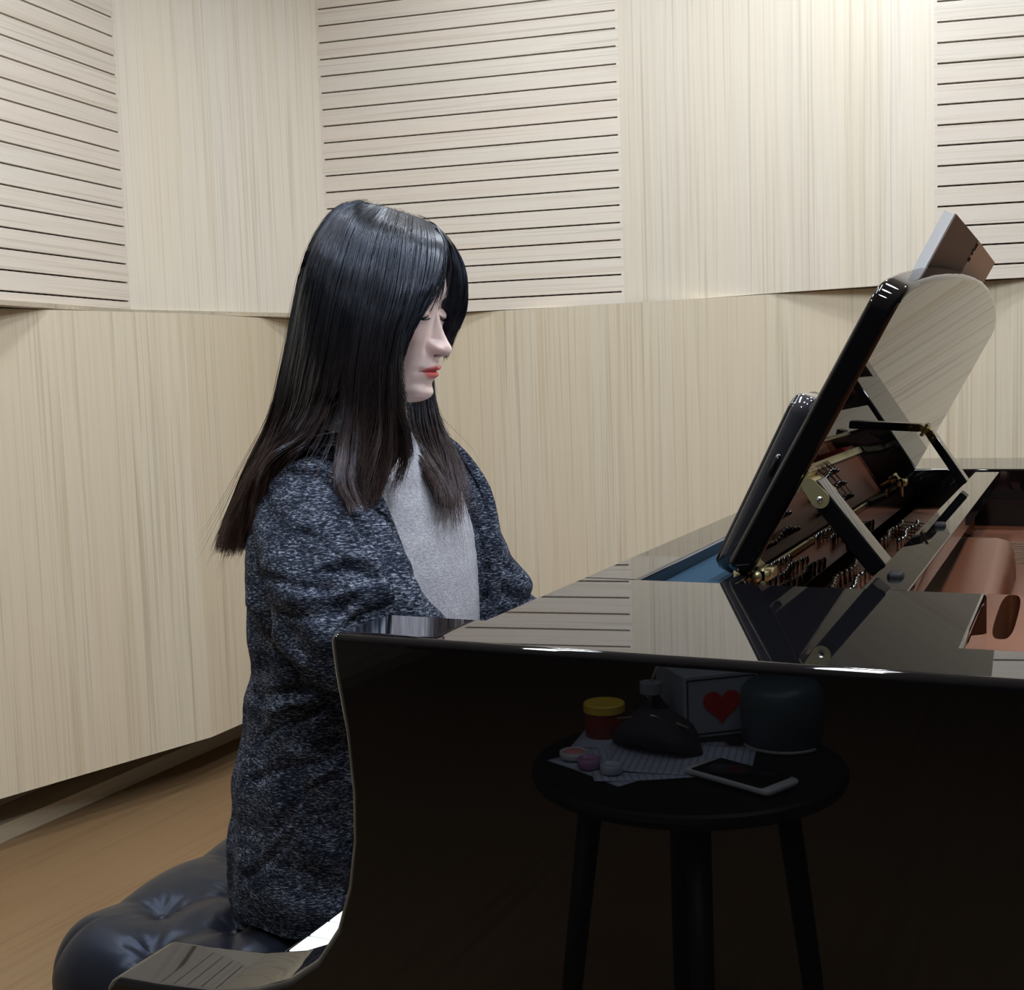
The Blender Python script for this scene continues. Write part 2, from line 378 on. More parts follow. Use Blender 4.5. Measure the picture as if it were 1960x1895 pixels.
MB().box(-.150, -.1425, 1.455, 1.83, PNZ, PNZ+.004).obj('felt_strip', M_red, piano)
bevel(MB().box(-.2275, -.142, .87, 1.925, PZ-.01, PNZ).obj('pin_field', M_copper, piano), .004, 3)
# agraffe bar
MB().box(-.160, -.150, .875, 1.92, PNZ, PNZ+.007).obj('capo_bar', M_brass, piano)
pin = MB().lathe([(.0001, PNZ+.0145), (.0018, PNZ+.0142), (.0026, PNZ+.0125), (.0027, PNZ+.009), (.0022, PNZ+.007), (.0022, PNZ-.002), (.0001, PNZ-.002)], 0, 0, 12).obj('tuning_pin', M_chrome, piano, True)
pts = []
for (y0, y1) in ((1.09, 1.31), (1.45, 1.66)):
    n_ = int((y1-y0)/.0155)
    for i in range(n_):
        for r_ in range(3):
            pts.append((-.209+r_*.0190+.003*math.sin(i*.8), y0+i*.0155+r_*.0050))
rng2 = random.Random(3)
order = sorted(pts, key=lambda p: (p[0]-0)**2+(p[1])**2)
near_pts = order[:96]; far_pts = order[96:]
pin.location = (near_pts[0][0], near_pts[0][1], 0)
for (x, y) in near_pts[1:]:
    q = pin.copy(); C.objects.link(q); q.location = (x, y, 0)
mb = MB()
for (x, y) in far_pts: mb.lathe([(.0001, PNZ+.0145), (.0018, PNZ+.0142), (.0026, PNZ+.0125), (.0027, PNZ+.009), (.0024, PNZ-.002), (.0001, PNZ-.002)], x, y, 8)
tag(mb.obj('tuning_pins', M_chrome, piano, True), kind='stuff')
mb = MB()
for (x, y) in pts[::2]:
    if y > 1.46: mb.tube([(x, y+.003, PNZ+.012), (-.155, y, PNZ+.0075), (-.11, y-.002, PZ+.014), (.80, y+.12*(y-1.3), PZ+.016)], .0006, 5)
tag(mb.obj('strings', mat('string_bronze', (.10, .065, .045), .4, 1), piano, True), kind='stuff')
# music desk
DA = Vector((-.245, 0, .975)); DU = Vector((.118, 0, .215)).normalized(); DN = Vector((DU.z, 0, -DU.x))   # DN points behind the desk
DT = .020; DL = .2455
def deskpt(v, y, off=0): p = DA+DU*v+DN*off; p.y = y; return p
def desk_outline():
    y0, y1 = .900, 1.900; out = [(y0+.006, 0), ]
    out += [(y0, .006), (y0, .215)]
    k = [(.900, .215), (.9015, .229), (.909, .238), (.925, .2435), (.96, .250), (1.03, .259), (1.10, .2655), (1.20, .2725), (1.30, .2765), (1.40, .278)]
    left = k[1:]; right = [(2.8-y, v) for y, v in reversed(k[:-1])]
    # the far shoulder falls off more roundly
    out += left+right[:-1]+[(y1, .215), (y1, .006), (y1-.006, 0)]
    return out
ol = desk_outline(); mb = MB(); n_ = len(ol)
vs = [deskpt(v, y, 0) for y, v in ol]+[deskpt(v, y, DT) for y, v in ol]
mb.add(vs, [(i, (i+1) % n_, (i+1) % n_+n_, i+n_) for i in range(n_)]+[tuple(range(n_-1, -1, -1)), tuple(range(n_, 2*n_))])
desk = mb.obj('music_desk', M_black, piano); bevel(desk, .0045, 4); desk.modifiers['bevel'].angle_limit = math.radians(60)
# support struts with brass hinges
for y in (.918, 1.69):
    a = deskpt(.086, y, DT+.006); b_ = Vector((-.131, y-(.004 if y < 1 else .07), .976)); d = (b_-a).normalized(); nn = Vector((-d.z, 0, d.x))
    mb = MB(); w_ = .0165; h_ = .0070
    cs = [p+nn*sx*h_+Vector((0, sy*w_, 0)) for p in (a, b_) for sx, sy in ((-1, -1), (1, -1), (1, 1), (-1, 1))]
    mb.add(cs, [(0,1,2,3), (7,6,5,4), (0,4,5,1), (1,5,6,2), (2,6,7,3), (3,7,4,0)])
    st = mb.obj('desk_strut', M_black, piano); bevel(st, .0018, 2)
    hb = MB()
    hb.tube([deskpt(.086, y-w_-.0012, DT+.0055), deskpt(.086, y+w_+.0012, DT+.0055)], .0048, 16)
    for s_ in (-1, 1):
        c0 = a+Vector((0, s_*(w_+.0009), 0)); pl_ = []
        for k in range(13): ang = -PI/2+PI*k/12; pl_.append(c0+d*(.013+.0068*math.cos(ang))+nn*(.0068*math.sin(ang)))
        for k in range(7): ang = PI/2+PI*k/6; pl_.append(c0+d*(.0055*math.cos(ang))+nn*(.0055*math.sin(ang)))
        n__ = len(pl_); hb.add([p-Vector((0, .0008, 0)) for p in pl_]+[p+Vector((0, .0008, 0)) for p in pl_], [tuple(range(n__-1, -1, -1)), tuple(range(n__, 2*n__))]+[(q_, (q_+1) % n__, (q_+1) % n__+n__, q_+n__) for q_ in range(n__)])
    hb.box(-.009, .009, -w_, w_, 0, .0016, 0, Matrix.Translation(deskpt(.086, y, DT+.0002)) @ Matrix(((DU.x, 0, DN.x), (0, 1, 0), (DU.z, 0, DN.z))).to_4x4())
    ho = hb.obj('hinge', M_brass, st)
    c1_ = a+d*.013; MB().tube([c1_+Vector((0, -w_-.0026, 0)), c1_+Vector((0, -w_-.0012, 0))], .0022, 12).obj('hinge_pin', M_chrome, ho, True)
for y in (.925, 1.72):
    hb = MB(); hb.tube([deskpt(.004, y-.018, DT+.003), deskpt(.004, y+.018, DT+.003)], .0045, 12)
    hb.box(-.2405, -.214, y-.016, y+.016, TOP-.006, TOP+.0015); hb.box(-.222, -.2165, y-.016, y-.012, TOP-.02, TOP+.004)
    hb.obj('pivot_hinge', M_brass, piano, True)
# legs, pedals
def piano_leg(x, y):
    mb = MB(); mb.rings([[(x+sx*w, y+sy*w, z) for sx, sy in ((-1, -1), (1, -1), (1, 1), (-1, 1))] for w, z in ((.035, .085), (.038, .10), (.055, .50), (.075, .53), (.075, .60))])
    o = mb.obj('leg', M_black, piano); bevel(o, .004)
    c = MB(); c.tube([(x-.012, y, .032), (x+.012, y, .032)], .032, 20); c.box(x-.02, x+.02, y-.008, y+.008, .03, .087); c.obj('caster', M_brass, o)
piano_leg(-.20, .80); piano_leg(-.20, 1.99); piano_leg(1.55, 1.75)
ly = MB(); ly.box(-.16, -.12, 1.30, 1.33, .16, .605); ly.box(-.16, -.12, 1.46, 1.49, .16, .605); ly.box(-.22, -.10, 1.26, 1.53, .09, .17)
lo_ = ly.obj('pedal_lyre', M_black, piano); bevel(lo_, .004)
for yy in (1.33, 1.395, 1.46):
    MB().tube([(-.20, yy, .105), (-.26, yy, .10), (-.31, yy, .085), (-.335, yy, .075)], [.008, .010, .014, .010], 12).obj('pedal', M_brass, lo_, True)

# ------------------------------------------------------------------ smartphone on the desk, book
ph = thing('smartphone', 'black smartphone in a clear case leaning on the front of music desk', 'phone', deskpt(0, .975))
M_phone = mat('phone_black', (.008, .008, .010), .12, spec=.6); M_case = mat('clear_case', (.03, .03, .036), .08, spec=.8)
M_case.node_tree.nodes['Principled BSDF'].inputs['Coat Weight'].default_value = .6
def rrect(w, h, r, n=6):
    out = []
    for cx, cy, a0 in ((w-r, h-r, 0), (-w+r, h-r, 90), (-w+r, -h+r, 180), (w-r, -h+r, 270)):
        for k in range(n+1): a = math.radians(a0+90*k/n); out.append((cx+r*math.cos(a), cy+r*math.sin(a)))
    return out
def slab(mb, w, h, r, t0, t1, M, mi=0): 
    n_ = len(rrect(w, h, r)); R = []
    for t, i in ((t0, .0015), (t0+.0015, 0), (t1-.0015, 0), (t1, .0015)): R.append([M @ Vector((x, y, t)) for x, y in rrect(w-i, h-i, r-i/2)])
    mb.rings(R, True, True, mi); return mb
# local x -> world Y, local y -> up the desk, local z -> towards the player
base = Matrix(((0, DU.x, -DN.x), (1, 0, 0), (0, DU.z, -DN.z)))
PHM = Matrix.Translation(deskpt(.0635, .966, -.0012)) @ base.to_4x4() @ Matrix.Rotation(math.radians(2.4), 4, 'X')
slab(MB(), .0365, .0745, .014, .002, .0165, PHM).obj('phone_body', M_phone, ph, True)
slab(MB(), .0385, .0765, .016, .0, .0140, PHM).obj('phone_case', M_case, ph, True)
slab(MB(), .0335, .066, .006, .0085, .0169, PHM).obj('screen', mat('screen_off', (.01, .012, .016), .05), ph, True)
cb = MB()
R = []
for w_, h_, z_ in ((.0022, .0085, 0), (.0022, .0085, .0012)): R.append([PHM @ Vector((-.0397-z_, .02+y, .0055+x)) for x, y in rrect(w_, h_, .002)])
cb.rings(R); cb.obj('side_button', M_phone, ph, True)
# book standing in front of the desk, its back cover showing over the top
bk_ = thing('music_book', 'brown covered music book standing up behind the top edge of the music desk', 'book', deskpt(0, 1.33))
M_paper = mat('paper_pages', (.80, .81, .84), .7); M_cov = mat('cover_brown', (.27, .225, .21), .7); M_cov2 = mat('cover_kraft', (.93, .86, .76), .7)
M_paper_nt = M_paper.node_tree; _tc = M_paper_nt.nodes.new('ShaderNodeTexCoord'); _n = noise_tex(M_paper_nt, _tc.outputs['Object'], (1400, 3, 1400), 1, 1)
_r = ramp(M_paper_nt, [(.35, (.88, .89, .92)), (.6, (.94, .94, .95))]); M_paper_nt.links.new(_n.outputs['Fac'], _r.inputs[0]); M_paper_nt.links.new(_r.outputs[0], M_paper_nt.nodes['Principled BSDF'].inputs['Base Color'])
BKM = Matrix.Translation(deskpt(0, 0, 0)) @ base.to_4x4()
y0, y1, v1 = 1.075, 1.62, .325
def onb(y, v, t): return BKM @ Vector((y, v, t))
def plank(name, ys, vtop, t0, t1, m, parent):
    mb = MB(); n_ = len(ys)
    vs = [onb(y, -.016, t) for t in (t0, t1) for y in ys]+[onb(y, v, t) for t in (t0, t1) for y, v in zip(ys, vtop)]
    fs = []
    for i in range(n_-1):
        fs += [(i, i+1, i+1+2*n_, i+2*n_), (n_+i, n_+i+1, 3*n_+i+1, 3*n_+i), (i, i+1, n_+i+1, n_+i), (2*n_+i, 2*n_+i+1, 3*n_+i+1, 3*n_+i)]
    fs += [(0, n_, 3*n_, 2*n_), (n_-1, 2*n_-1, 4*n_-1, 3*n_-1)]
    return mb.add(vs, fs).obj(name, m, parent)
BT = .311
plank('page_block', (1.095, 1.335), (BT-.001, BT-.003), .0016, .0105, M_paper, bk_)
plank('page_block', (1.350, 1.608), (BT-.003, BT-.005), .0016, .008, M_paper, bk_)
c1 = plank('cover', (1.094, 1.340), (BT, BT), .0002, .0016, M_cov, bk_); c1['label'] = 'dark brown half of the cover'
c2 = plank('cover', (1.340, 1.612), (BT, BT-.002), .0002, .0016, M_cov2, bk_); c2['label'] = 'pale kraft half of the cover'
# stitched dark marks where the two halves meet
mk = MB(); r_ = random.Random(5)
for v in [BT-.006-.0065*k for k in range(12)]:
    if r_.random() < .8:
        for _ in range(3):
            yy = 1.334+r_.uniform(-.006, .010); vv = v+r_.uniform(-.002, .002); w_, h_ = r_.uniform(.004, .010), r_.uniform(.0010, .0022)
            mk.add([onb(yy-w_, vv-h_, -.0002), onb(yy+w_, vv-h_, -.0002), onb(yy+w_, vv+h_, -.0002), onb(yy-w_, vv+h_, -.0002)], [(0, 1, 2, 3)])
mk.obj('cover_marks', M_groove, bk_)

# ------------------------------------------------------------------ piano bench
bench = thing('piano_bench', 'black leather button-tufted piano bench under the seated pianist', 'bench', (-.89, 1.34, 0))
M_leather = mat('black_leather', (.008, .009, .014), .38, spec=.30)
M_leather.node_tree.nodes['Principled BSDF'].inputs['Specular Tint'].default_value = (.68, .80, 1.10, 1)
nt = M_leather.node_tree; tc = nt.nodes.new('ShaderNodeTexCoord'); v_ = nt.nodes.new('ShaderNodeTexVoronoi'); v_.inputs['Scale'].default_value = 900
nt.links.new(tc.outputs['Object'], v_.inputs['Vector']); bp = nt.nodes.new('ShaderNodeBump'); bp.inputs['Strength'].default_value = .12; bp.inputs['Distance'].default_value = .0006
nt.links.new(v_.outputs['Distance'], bp.inputs['Height']); nt.links.new(bp.outputs[0], nt.nodes['Principled BSDF'].inputs['Normal'])
BX0, BX1, BY0, BY1, BZ = -1.105, -.690, .975, 1.765, .512
buttons = [(-1.0+.11*i, 1.10+.16*j) for i in range(3) for j in range(4)]+[(-.945+.11*i, 1.02+.16*j) for i in range(2) for j in range(5)]
segs = []
for (bx_, by_) in buttons:
    for (cx_, cy_) in buttons:
        if (cx_, cy_) > (bx_, by_) and abs(abs(cx_-bx_)-.055) < .01 and abs(abs(cy_-by_)-.08) < .01: segs.append((bx_, by_, cx_, cy_))
    if by_ < 1.03: segs.append((bx_, by_, bx_+.01, BY0))
    if by_ > 1.64: segs.append((bx_, by_, bx_, BY1))
    if bx_ < -.99: segs.append((bx_, by_, BX0, by_+.01))
    if bx_ > -.80: segs.append((bx_, by_, BX1, by_))
def bench_z(x, y):
    u = abs((x-(BX0+BX1)/2)/((BX1-BX0)/2)); v = abs((y-(BY0+BY1)/2)/((BY1-BY0)/2))
    du = (1-u)*(BX1-BX0)/2; dv = (1-v)*(BY1-BY0)/2
    e = lambda d: math.sqrt(max(0, 1-(max(0, .070-d)/.070)**2.4))
    top = BZ-.066*(1-e(du)*e(dv)); z = top
    dm = min(math.hypot(x-(a+(c-a)*q), y-(b+(d-b)*q)) for a, b, c, d in segs for q in [min(1, max(0, ((x-a)*(c-a)+(y-b)*(d-b))/((c-a)**2+(d-b)**2)))])
    z -= .0035*math.exp(-dm/.006)+.007*math.exp(-(dm/.04)**2)
    rm = min(math.hypot(x-a, y-b) for a, b in buttons); z -= .012*math.exp(-(rm/.022)**2)
    for a, b in buttons:
        r2 = math.hypot(x-a, y-b)
        if r2 < .05: th = math.atan2(y-b, x-a); z += .0016*math.sin(th*9+a*40)*math.exp(-((r2-.022)/.014)**2)
    return z
nx, ny = 100, 180; mb = MB(); top = []; 
def bw(t): return .5-.5*math.cos(PI*t)*(1-.0)
xs = [BX0+(BX1-BX0)*(.5*bw(i/nx)+.5*i/nx) for i in range(nx+1)]; ys = [BY0+(BY1-BY0)*(.5*bw(j/ny)+.5*j/ny) for j in range(ny+1)]
vs = [(x, y, bench_z(x, y)) for x in xs for y in ys]
def cround(x, y):      # round the plan corners
    cx, cy, hx, hy, r = (BX0+BX1)/2, (BY0+BY1)/2, (BX1-BX0)/2, (BY1-BY0)/2, .085
    dx, dy = x-cx, y-cy; ax, ay = abs(dx)-(hx-r), abs(dy)-(hy-r)
    if ax > 0 and ay > 0:
        m_ = max(ax, ay); h = math.hypot(ax, ay); k = m_/h if h else 1
        ax *= k; ay *= k; dx = math.copysign(hx-r+ax, dx); dy = math.copysign(hy-r+ay, dy)
    return cx+dx, cy+dy
vs = [(*cround(x, y), z) for x, y, z in vs]
fs = [(i*(ny+1)+j, (i+1)*(ny+1)+j, (i+1)*(ny+1)+j+1, i*(ny+1)+j+1) for i in range(nx) for j in range(ny)]
mb.add(vs, fs)
ring = [(i, 0) for i in range(nx+1)]+[(nx, j) for j in range(1, ny+1)]+[(i, ny) for i in range(nx-1, -1, -1)]+[(0, j) for j in range(ny-1, 0, -1)]
rim_ = [vs[i*(ny+1)+j] for i, j in ring]
o_ = len(mb.v)
lv = [[(x, y, z) for x, y, z in rim_]]
for z, s_ in ((.430, 1.0), (.415, 1.004), (.40, .998), (.395, .985)):
    lv.append([((x+.89)*s_-.89, (y-1.34)*s_+1.34, z) for x, y, _ in rim_])
mb.rings(lv, True, False)
mb.obj('seat_cushion', M_leather, bench, True)
for k, (x, y) in enumerate(buttons):
    z = bench_z(x, y)
    if k == 0:
        bt = MB().lathe([(.0001, .006), (.004, .0055), (.0075, .003), (.008, 0), (.0001, -.002)], 0, 0, 16).obj('button', M_leather, bench, True); b0 = bt
    else: bt = b0.copy(); C.objects.link(bt)
    bt.location = (x, y, z-.001)
bevel(MB().box(-1.07, -.71, .96, 1.72, .35, .396).obj('bench_frame', M_black, bench), .003)
for x in (-1.045, -.735):
    for y in (.985, 1.695):
        mb = MB(); mb.rings([[(x+sx*w, y+sy*w, z) for sx, sy in ((-1, -1), (1, -1), (1, 1), (-1, 1))] for w, z in ((.016, 0), (.018, .02), (.026, .355))])
        bevel(mb.obj('leg', M_black, bench), .002)

# ------------------------------------------------------------------ the pianist
person = thing('person', 'person seated at the grand piano in a dark marled cardigan, long dark hair, looking down', 'person', (-.87, 1.26, 0))
M_skin = mat('skin', (.72, .50, .43), .40, spec=.45)
b = M_skin.node_tree.nodes['Principled BSDF']; b.inputs['Subsurface Weight'].default_value = .25; b.inputs['Subsurface Radius'].default_value = (.012, .004, .002); b.inputs['Subsurface Scale'].default_value = .35
ca = M_skin.node_tree.nodes.new('ShaderNodeVertexColor'); ca.layer_name = 'tint'
M_skin.node_tree.links.new(ca.outputs['Color'], b.inputs['Base Color'])
M_hair = mat('hair_dark', (.016, .012, .011), .25, spec=.5)
HY = math.radians(4); HP = math.radians(9)
HR = (Matrix.Rotation(HY, 3, 'Z') @ Matrix.Rotation(HP, 3, 'Y'))
HS = .955
NOSE = at_y(863, 668, 1.268)
HO = NOSE - HR @ (Vector((.108, 0, -.045))*HS)
def head_w(p): return HO + HR @ (Vector(p)*HS)

def interp(z, tab):
    zs = [a for a, _ in tab]; v = [c for _, c in tab]; return float(np.interp(z, zs, v))
T_xf = [(-.118, .052), (-.1165, .066), (-.113, .076), (-.108, .083), (-.101, .0865), (-.092, .0850), (-.08, .0865), (-.07, .0885), (-.056, .0890), (-.04, .0880), (-.02, .0845), (0, .0820), (.012, .0845), (.025, .0885), (.045, .0875), (.06, .082), (.08, .067), (.095, .048), (.104, .030), (.110, -.004)]
T_xb = [(-.118, .046), (-.1165, .035), (-.113, .022), (-.108, .008), (-.10, -.006), (-.09, -.018), (-.075, -.032), (-.06, -.055), (-.04, -.076), (-.02, -.088), (0, -.094), (.03, -.097), (.06, -.090), (.08, -.074), (.095, -.053), (.104, -.034), (.110, -.006)]
T_w = [(-.118, .006), (-.1165, .016), (-.113, .024), (-.108, .031), (-.10, .038), (-.09, .0445), (-.075, .0515), (-.06, .0575), (-.04, .0635), (-.02, .0675), (0, .070), (.03, .0735), (.06, .069), (.08, .056), (.095, .040), (.104, .025), (.110, .001)]
zs = np.concatenate([np.linspace(-.118, -.108, 14), np.linspace(-.1075, .03, 150), np.linspace(.033, .108, 30), [.1095, .110]])
an = []
NA = 220
for k in range(NA):
    t_ = -1+2*k/NA; an.append(PI*math.copysign(abs(t_)**1.45, t_))
an = np.array(an)
def g(d, s): return np.exp(-(d/s)**2)
ZZ, AA = np.meshgrid(zs, an, indexing='ij')
def tab(T): 
    a = np.array(T); return a[:, 0], a[:, 1]
def smooth_interp(z, T):
    x, y = tab(T); r = np.interp(z, x, y); 
    return r
xf, xb, ww = (smooth_interp(ZZ, T) for T in (T_xf, T_xb, T_w))
xb = np.where(xb < -.03, -.03+(xb+.03)*.78, xb); ww = np.where(ZZ > .02, ww*(1-.06*np.clip((ZZ-.02)/.03, 0, 1)), ww)
def smz(A, k=5):
    B = A.copy()
    for _ in range(k): B[1:-1] = (A[:-2]+2*A[1:-1]+A[2:])/4; A = B.copy()
    return B
xf[:, :] = smz(xf, 6); xb[:, :] = smz(xb, 6); ww[:, :] = smz(ww, 6)
xc = np.where(ZZ < -.05, xb+(xf-xb)*.38, -.008+0*ZZ); xc = np.maximum(xc, xb+.25*(xf-xb)); 
ca_, sa_ = np.cos(AA), np.sin(AA)
xc = smz(xc, 30)
ex_ = np.interp(ZZ, [-.075, -.035, -.012, .018, .055], [.88, .76, .60, .62, .80]); ex_ = .84*0+ex_
for _ in range(40): ex_[1:-1] = (ex_[:-2]+2*ex_[1:-1]+ex_[2:])/4
X = np.where(ca_ > 0, xc+(xf-xc)*np.abs(ca_)**ex_, xc+(xc-xb)*-np.abs(ca_)**.95)
Yh = ww*np.sign(sa_)*np.abs(sa_)**.96
front = np.clip((X-.02)/.04, 0, 1)
ay = np.abs(Yh)
# nose
hn = np.interp(ZZ, [-.0590, -.0565, -.0535, -.0505, -.0465, -.0425, -.037, -.028, -.018, -.008, .002, .010, .02], [0, .0065, .0150, .0192, .0205, .0200, .0160, .0112, .0074, .0042, .0018, .0008, 0])
wn_ = np.interp(ZZ, [-.058, -.050, -.044, -.034, -.02, -.005, .01], [.0085, .0098, .0098, .0080, .0072, .0070, .009])
X = X+front*smz(hn, 2)*np.exp(-(ay/wn_)**2.3)
X = X+front*.0098*g(ay-.0132, .0058)*g(ZZ+.0462, .0070)          # wings
X = X-front*.0034*g(ay-.0210, .0034)*g(ZZ+.0455, .0080)          # crease round the wing
X = X-front*.0070*g(ay-.0070, .0034)*g(ZZ+.0545, .0024)
X = X-front*.0012*g(ay-.0135, .0060)*g(ZZ+.0350, .0040)          # nostrils
# eye sockets and lids, closed eyes
X = X-front*.0042*g(ay-.027, .0160)*g(ZZ-.0035, .0125)
X = X-front*.0030*g(ay-.015, .006)*g(ZZ-.002, .010)
X = X+front*.0085*np.exp(-((ay-.0325)/.0135)**2-((ZZ+.0045)/.0095)**2)
lidline = -.0115+.0030*((ay-.0320)/.0140)**2
X = X-front*.0022*g(ZZ-lidline, .0012)*(np.abs(ay-.0325) < .0150)
X = X-front*.0008*g(ZZ-(.0035-.004*((ay-.032)/.016)**2), .0012)*g(ay-.0325, .012)
# brow ridge, cheeks, philtrum
X = X+front*.0030*g(ay-.027, .018)*g(ZZ-.019, .006)
X = X+front*.0032*g(ay-.040, .017)*g(ZZ+.034, .018)
X = X-front*.0012*g(ay, .0028)*g(ZZ+.0610, .0045)
# mouth
X = X+front*.0040*np.exp(-(ay/.0215)**2.2)*g(ZZ+.073, .014)
cup = .0016*np.exp(-((ay-.0055)/.004)**2)-.0018*g(ay, .003)
X = X+front*.0034*np.exp(-(ay/.0175)**2.6)*g(ZZ+.0698-cup, .0032)
X = X+front*.0038*np.exp(-(ay/.0145)**2.6)*g(ZZ+.0795, .0038)
mouthz = -.0742-.0016*(ay/.020)**2+.0008*g(ay, .004)
X = X-front*.0036*g(ZZ-mouthz, .0013)*np.exp(-(ay/.0225)**6)
X = X-front*.0022*g(ay-.0245, .0035)*g(ZZ+.0755, .0045)
X = X-front*.0030*g(ay, .022)*g(ZZ+.0900, .0050)
X = X+front*.0030*g(ay, .016)*g(ZZ+.1040, .0075)
head_v = np.stack([X, Yh, ZZ], -1)
nz_, na_ = ZZ.shape
# tints
base_c = np.array([.80, .615, .575]); col = np.tile(base_c, (nz_, na_, 1))
def blend(mask, c):
    global col
    m_ = np.clip(mask, 0, 1)[..., None]; col = col*(1-m_)+np.array(c)*m_
fr = (X > .03)
blend(fr*.35*g(ay-.045, .020)*g(ZZ+.030, .020), (.80, .40, .36))
blend(fr*.35*g(ay-.012, .012)*g(ZZ+.048, .010), (.78, .44, .40))
blend(fr*.25*g(ay-.033, .02)*g(ZZ+.002, .010), (.66, .42, .40))
ul = mouthz+.0005; up_edge = -.0675+cup-.0028*(ay/.0200)**2-.0035*(ay/.022)**6; lo_edge = -.0845+.0045*(ay/.0190)**2+.004*(ay/.021)**6
lipm = (1/(1+np.exp(-(up_edge-ZZ)/.00045)))*(1/(1+np.exp(-(ZZ-lo_edge)/.0007)))*(ay < .0232)*fr
blend(lipm*.9, (.66, .16, .15)); blend(lipm*.85*g(ZZ-mouthz, .0055)*np.exp(-(ay/.016)**2), (.68, .025, .035))
blend(fr*g(ZZ-mouthz, .0008)*np.exp(-(ay/.0225)**8)*.8, (.20, .02, .03))
blend(fr*np.exp(-((ZZ-lidline)/.0020)**2)*(np.abs(ay-.0325) < .0165)*.98, (.012, .008, .008))
blend(fr*.30*g(ZZ-lidline-.004, .0035)*g(ay-.0325, .013), (.45, .24, .20))
brow = .0205+.0030*np.sin(np.clip((ay-.012)/.036, 0, 1)*PI)
blend(fr*.75*np.exp(-((ZZ-brow)/.0026)**2)*np.clip((ay-.011)/.004, 0, 1)*np.clip((.047-ay)/.006, 0, 1), (.05, .03, .025))
blend(fr*g(ay-.0066, .0026)*g(ZZ+.0550, .0018), (.10, .03, .03))
scalp = (ZZ > .047) | ((X < .052) & (ZZ > -.06)) | (X < -.02)
blend(scalp*1.0, (.020, .015, .014))
body = MB(); cols = []
R = [[head_w(head_v[i, j]) for j in range(na_)] for i in range(nz_)]
body.rings(R); cols += list(col.reshape(-1, 3))
def addc(fn):
    n0 = len(body.v); fn(); cols.extend([base_c]*(len(body.v)-n0))
# ears
for s_ in (-1, 1):
    def ear():
        R = []
        for k in range(14):
            t = k/13; ph_ = PI*t; w_ = math.sin(ph_)**.6
            ring_ = []
            for j in range(14):
                a_ = 2*PI*j/14; ring_.append(head_w((-.012-.016*w_*math.cos(a_)-.004*math.cos(ph_), s_*(.071+.006*w_*math.sin(a_)+.006*w_*max(0, -math.cos(a_))*-1+.004), .012+.030*-math.cos(ph_)*-1-.02)))
            R.append(ring_)
        body.rings(R)
    addc(ear)
# neck and torso under the clothes
def ell(c, a, b, n=40, ax=(1, 0, 0), ay_=(0, 1, 0), p=1.0):
    c = Vector(c); ax = Vector(ax); ay_ = Vector(ay_)
    return [c+ax*a*math.copysign(abs(math.cos(2*PI*k/n))**p, math.cos(2*PI*k/n))+ay_*b*math.copysign(abs(math.sin(2*PI*k/n))**p, math.sin(2*PI*k/n)) for k in range(n)]
HC = head_w((-.015, 0, -.03)); NB = Vector((-.790, 1.262, 1.035))
def neck():
    R = [ell(HC.lerp(NB, t), r1, r2) for t, r1, r2 in ((0, .050, .046), (.25, .054, .049), (.5, .053, .050), (.75, .055, .054), (1, .062, .066))]
    for z, cx, a, b_ in ((1.02, -.79, .070, .10), (.995, -.785, .080, .135), (.95, -.775, .088, .148), (.88, -.768, .092, .142), (.80, -.775, .088, .130), (.70, -.79, .092, .130), (.60, -.805, .110, .155), (.53, -.81, .120, .165), (.512, -.81, .10, .15)):
        R.append(ell((cx, 1.262, z), a, b_))
    body.rings(R)
addc(neck)
# forearms and hands on the keys
def hand(wr, s_):
    # s_=+1: thumb towards +Y (her left side), i.e. the right hand
    pal = wr+Vector((.045, 0, -.004))
    def palm():
        R = []
        for t, hw, hh, dz in ((0, .024, .018, 0), (.2, .027, .018, .002), (.5, .037, .016, .006), (.8, .041, .0145, .006), (1, .040, .011, .003)):
            R.append([wr+Vector((.085*t, math.cos(2*PI*k/20)*hw, dz+math.sin(2*PI*k/20)*hh)) for k in range(20)])
        body.rings(R)
    addc(palm)
    for k, (off, ln) in enumerate(((.030, .070), (.010, .078), (-.010, .073), (-.029, .058))):
        root = wr+Vector((.078, s_*off, .002)); tip = Vector((root.x+ln*.72, root.y+s_*off*.25, .7135))
        pts_ = [root, root+Vector((ln*.30, s_*off*.08, .010)), root+Vector((ln*.60, s_*off*.2, -.006 + (tip.z-root.z)*.25)), tip+Vector((-ln*.06, 0, .012)), tip]
        addc(lambda: body.tube(pts_, [.0095, .0088, .0080, .0074, .0045], 10))
    root = wr+Vector((.022, s_*.022, -.002))
    pts_ = [root, root+Vector((.020, s_*.018, -.006)), root+Vector((.045, s_*.026, -.016)), Vector((root.x+.062, root.y+s_*.026, .7155))]
    addc(lambda: body.tube(pts_, [.012, .0108, .0092, .0055], 10))
WR, WL = Vector((-.575, 1.150, .775)), Vector((-.575, 1.42, .775))
ER, EL = Vector((-.672, 1.055, .872)), at_y(945, 1205, 1.395)
SR, SL = Vector((-.776, 1.125, .990)), at_y(842, 965, 1.365)
for S_, E_, W_, s_ in ((SR, ER, WR, 1), (SL, EL, WL, -1)):
    addc(lambda: body.tube([S_, S_.lerp(E_, .5), E_, E_.lerp(W_, .3), E_.lerp(W_, .8), W_+Vector((.012, 0, 0))], [.045, .042, .038, .038, .028, .024], 20))
    hand(W_, s_)
bo = body.obj('body', M_skin, person, True, recalc=True)
cat_ = bo.data.color_attributes.new('tint', 'FLOAT_COLOR', 'POINT')
arr = np.ones((len(bo.data.vertices), 4), dtype=np.float32); arr[:, :3] = np.array(cols); cat_.data.foreach_set('color', arr.ravel())
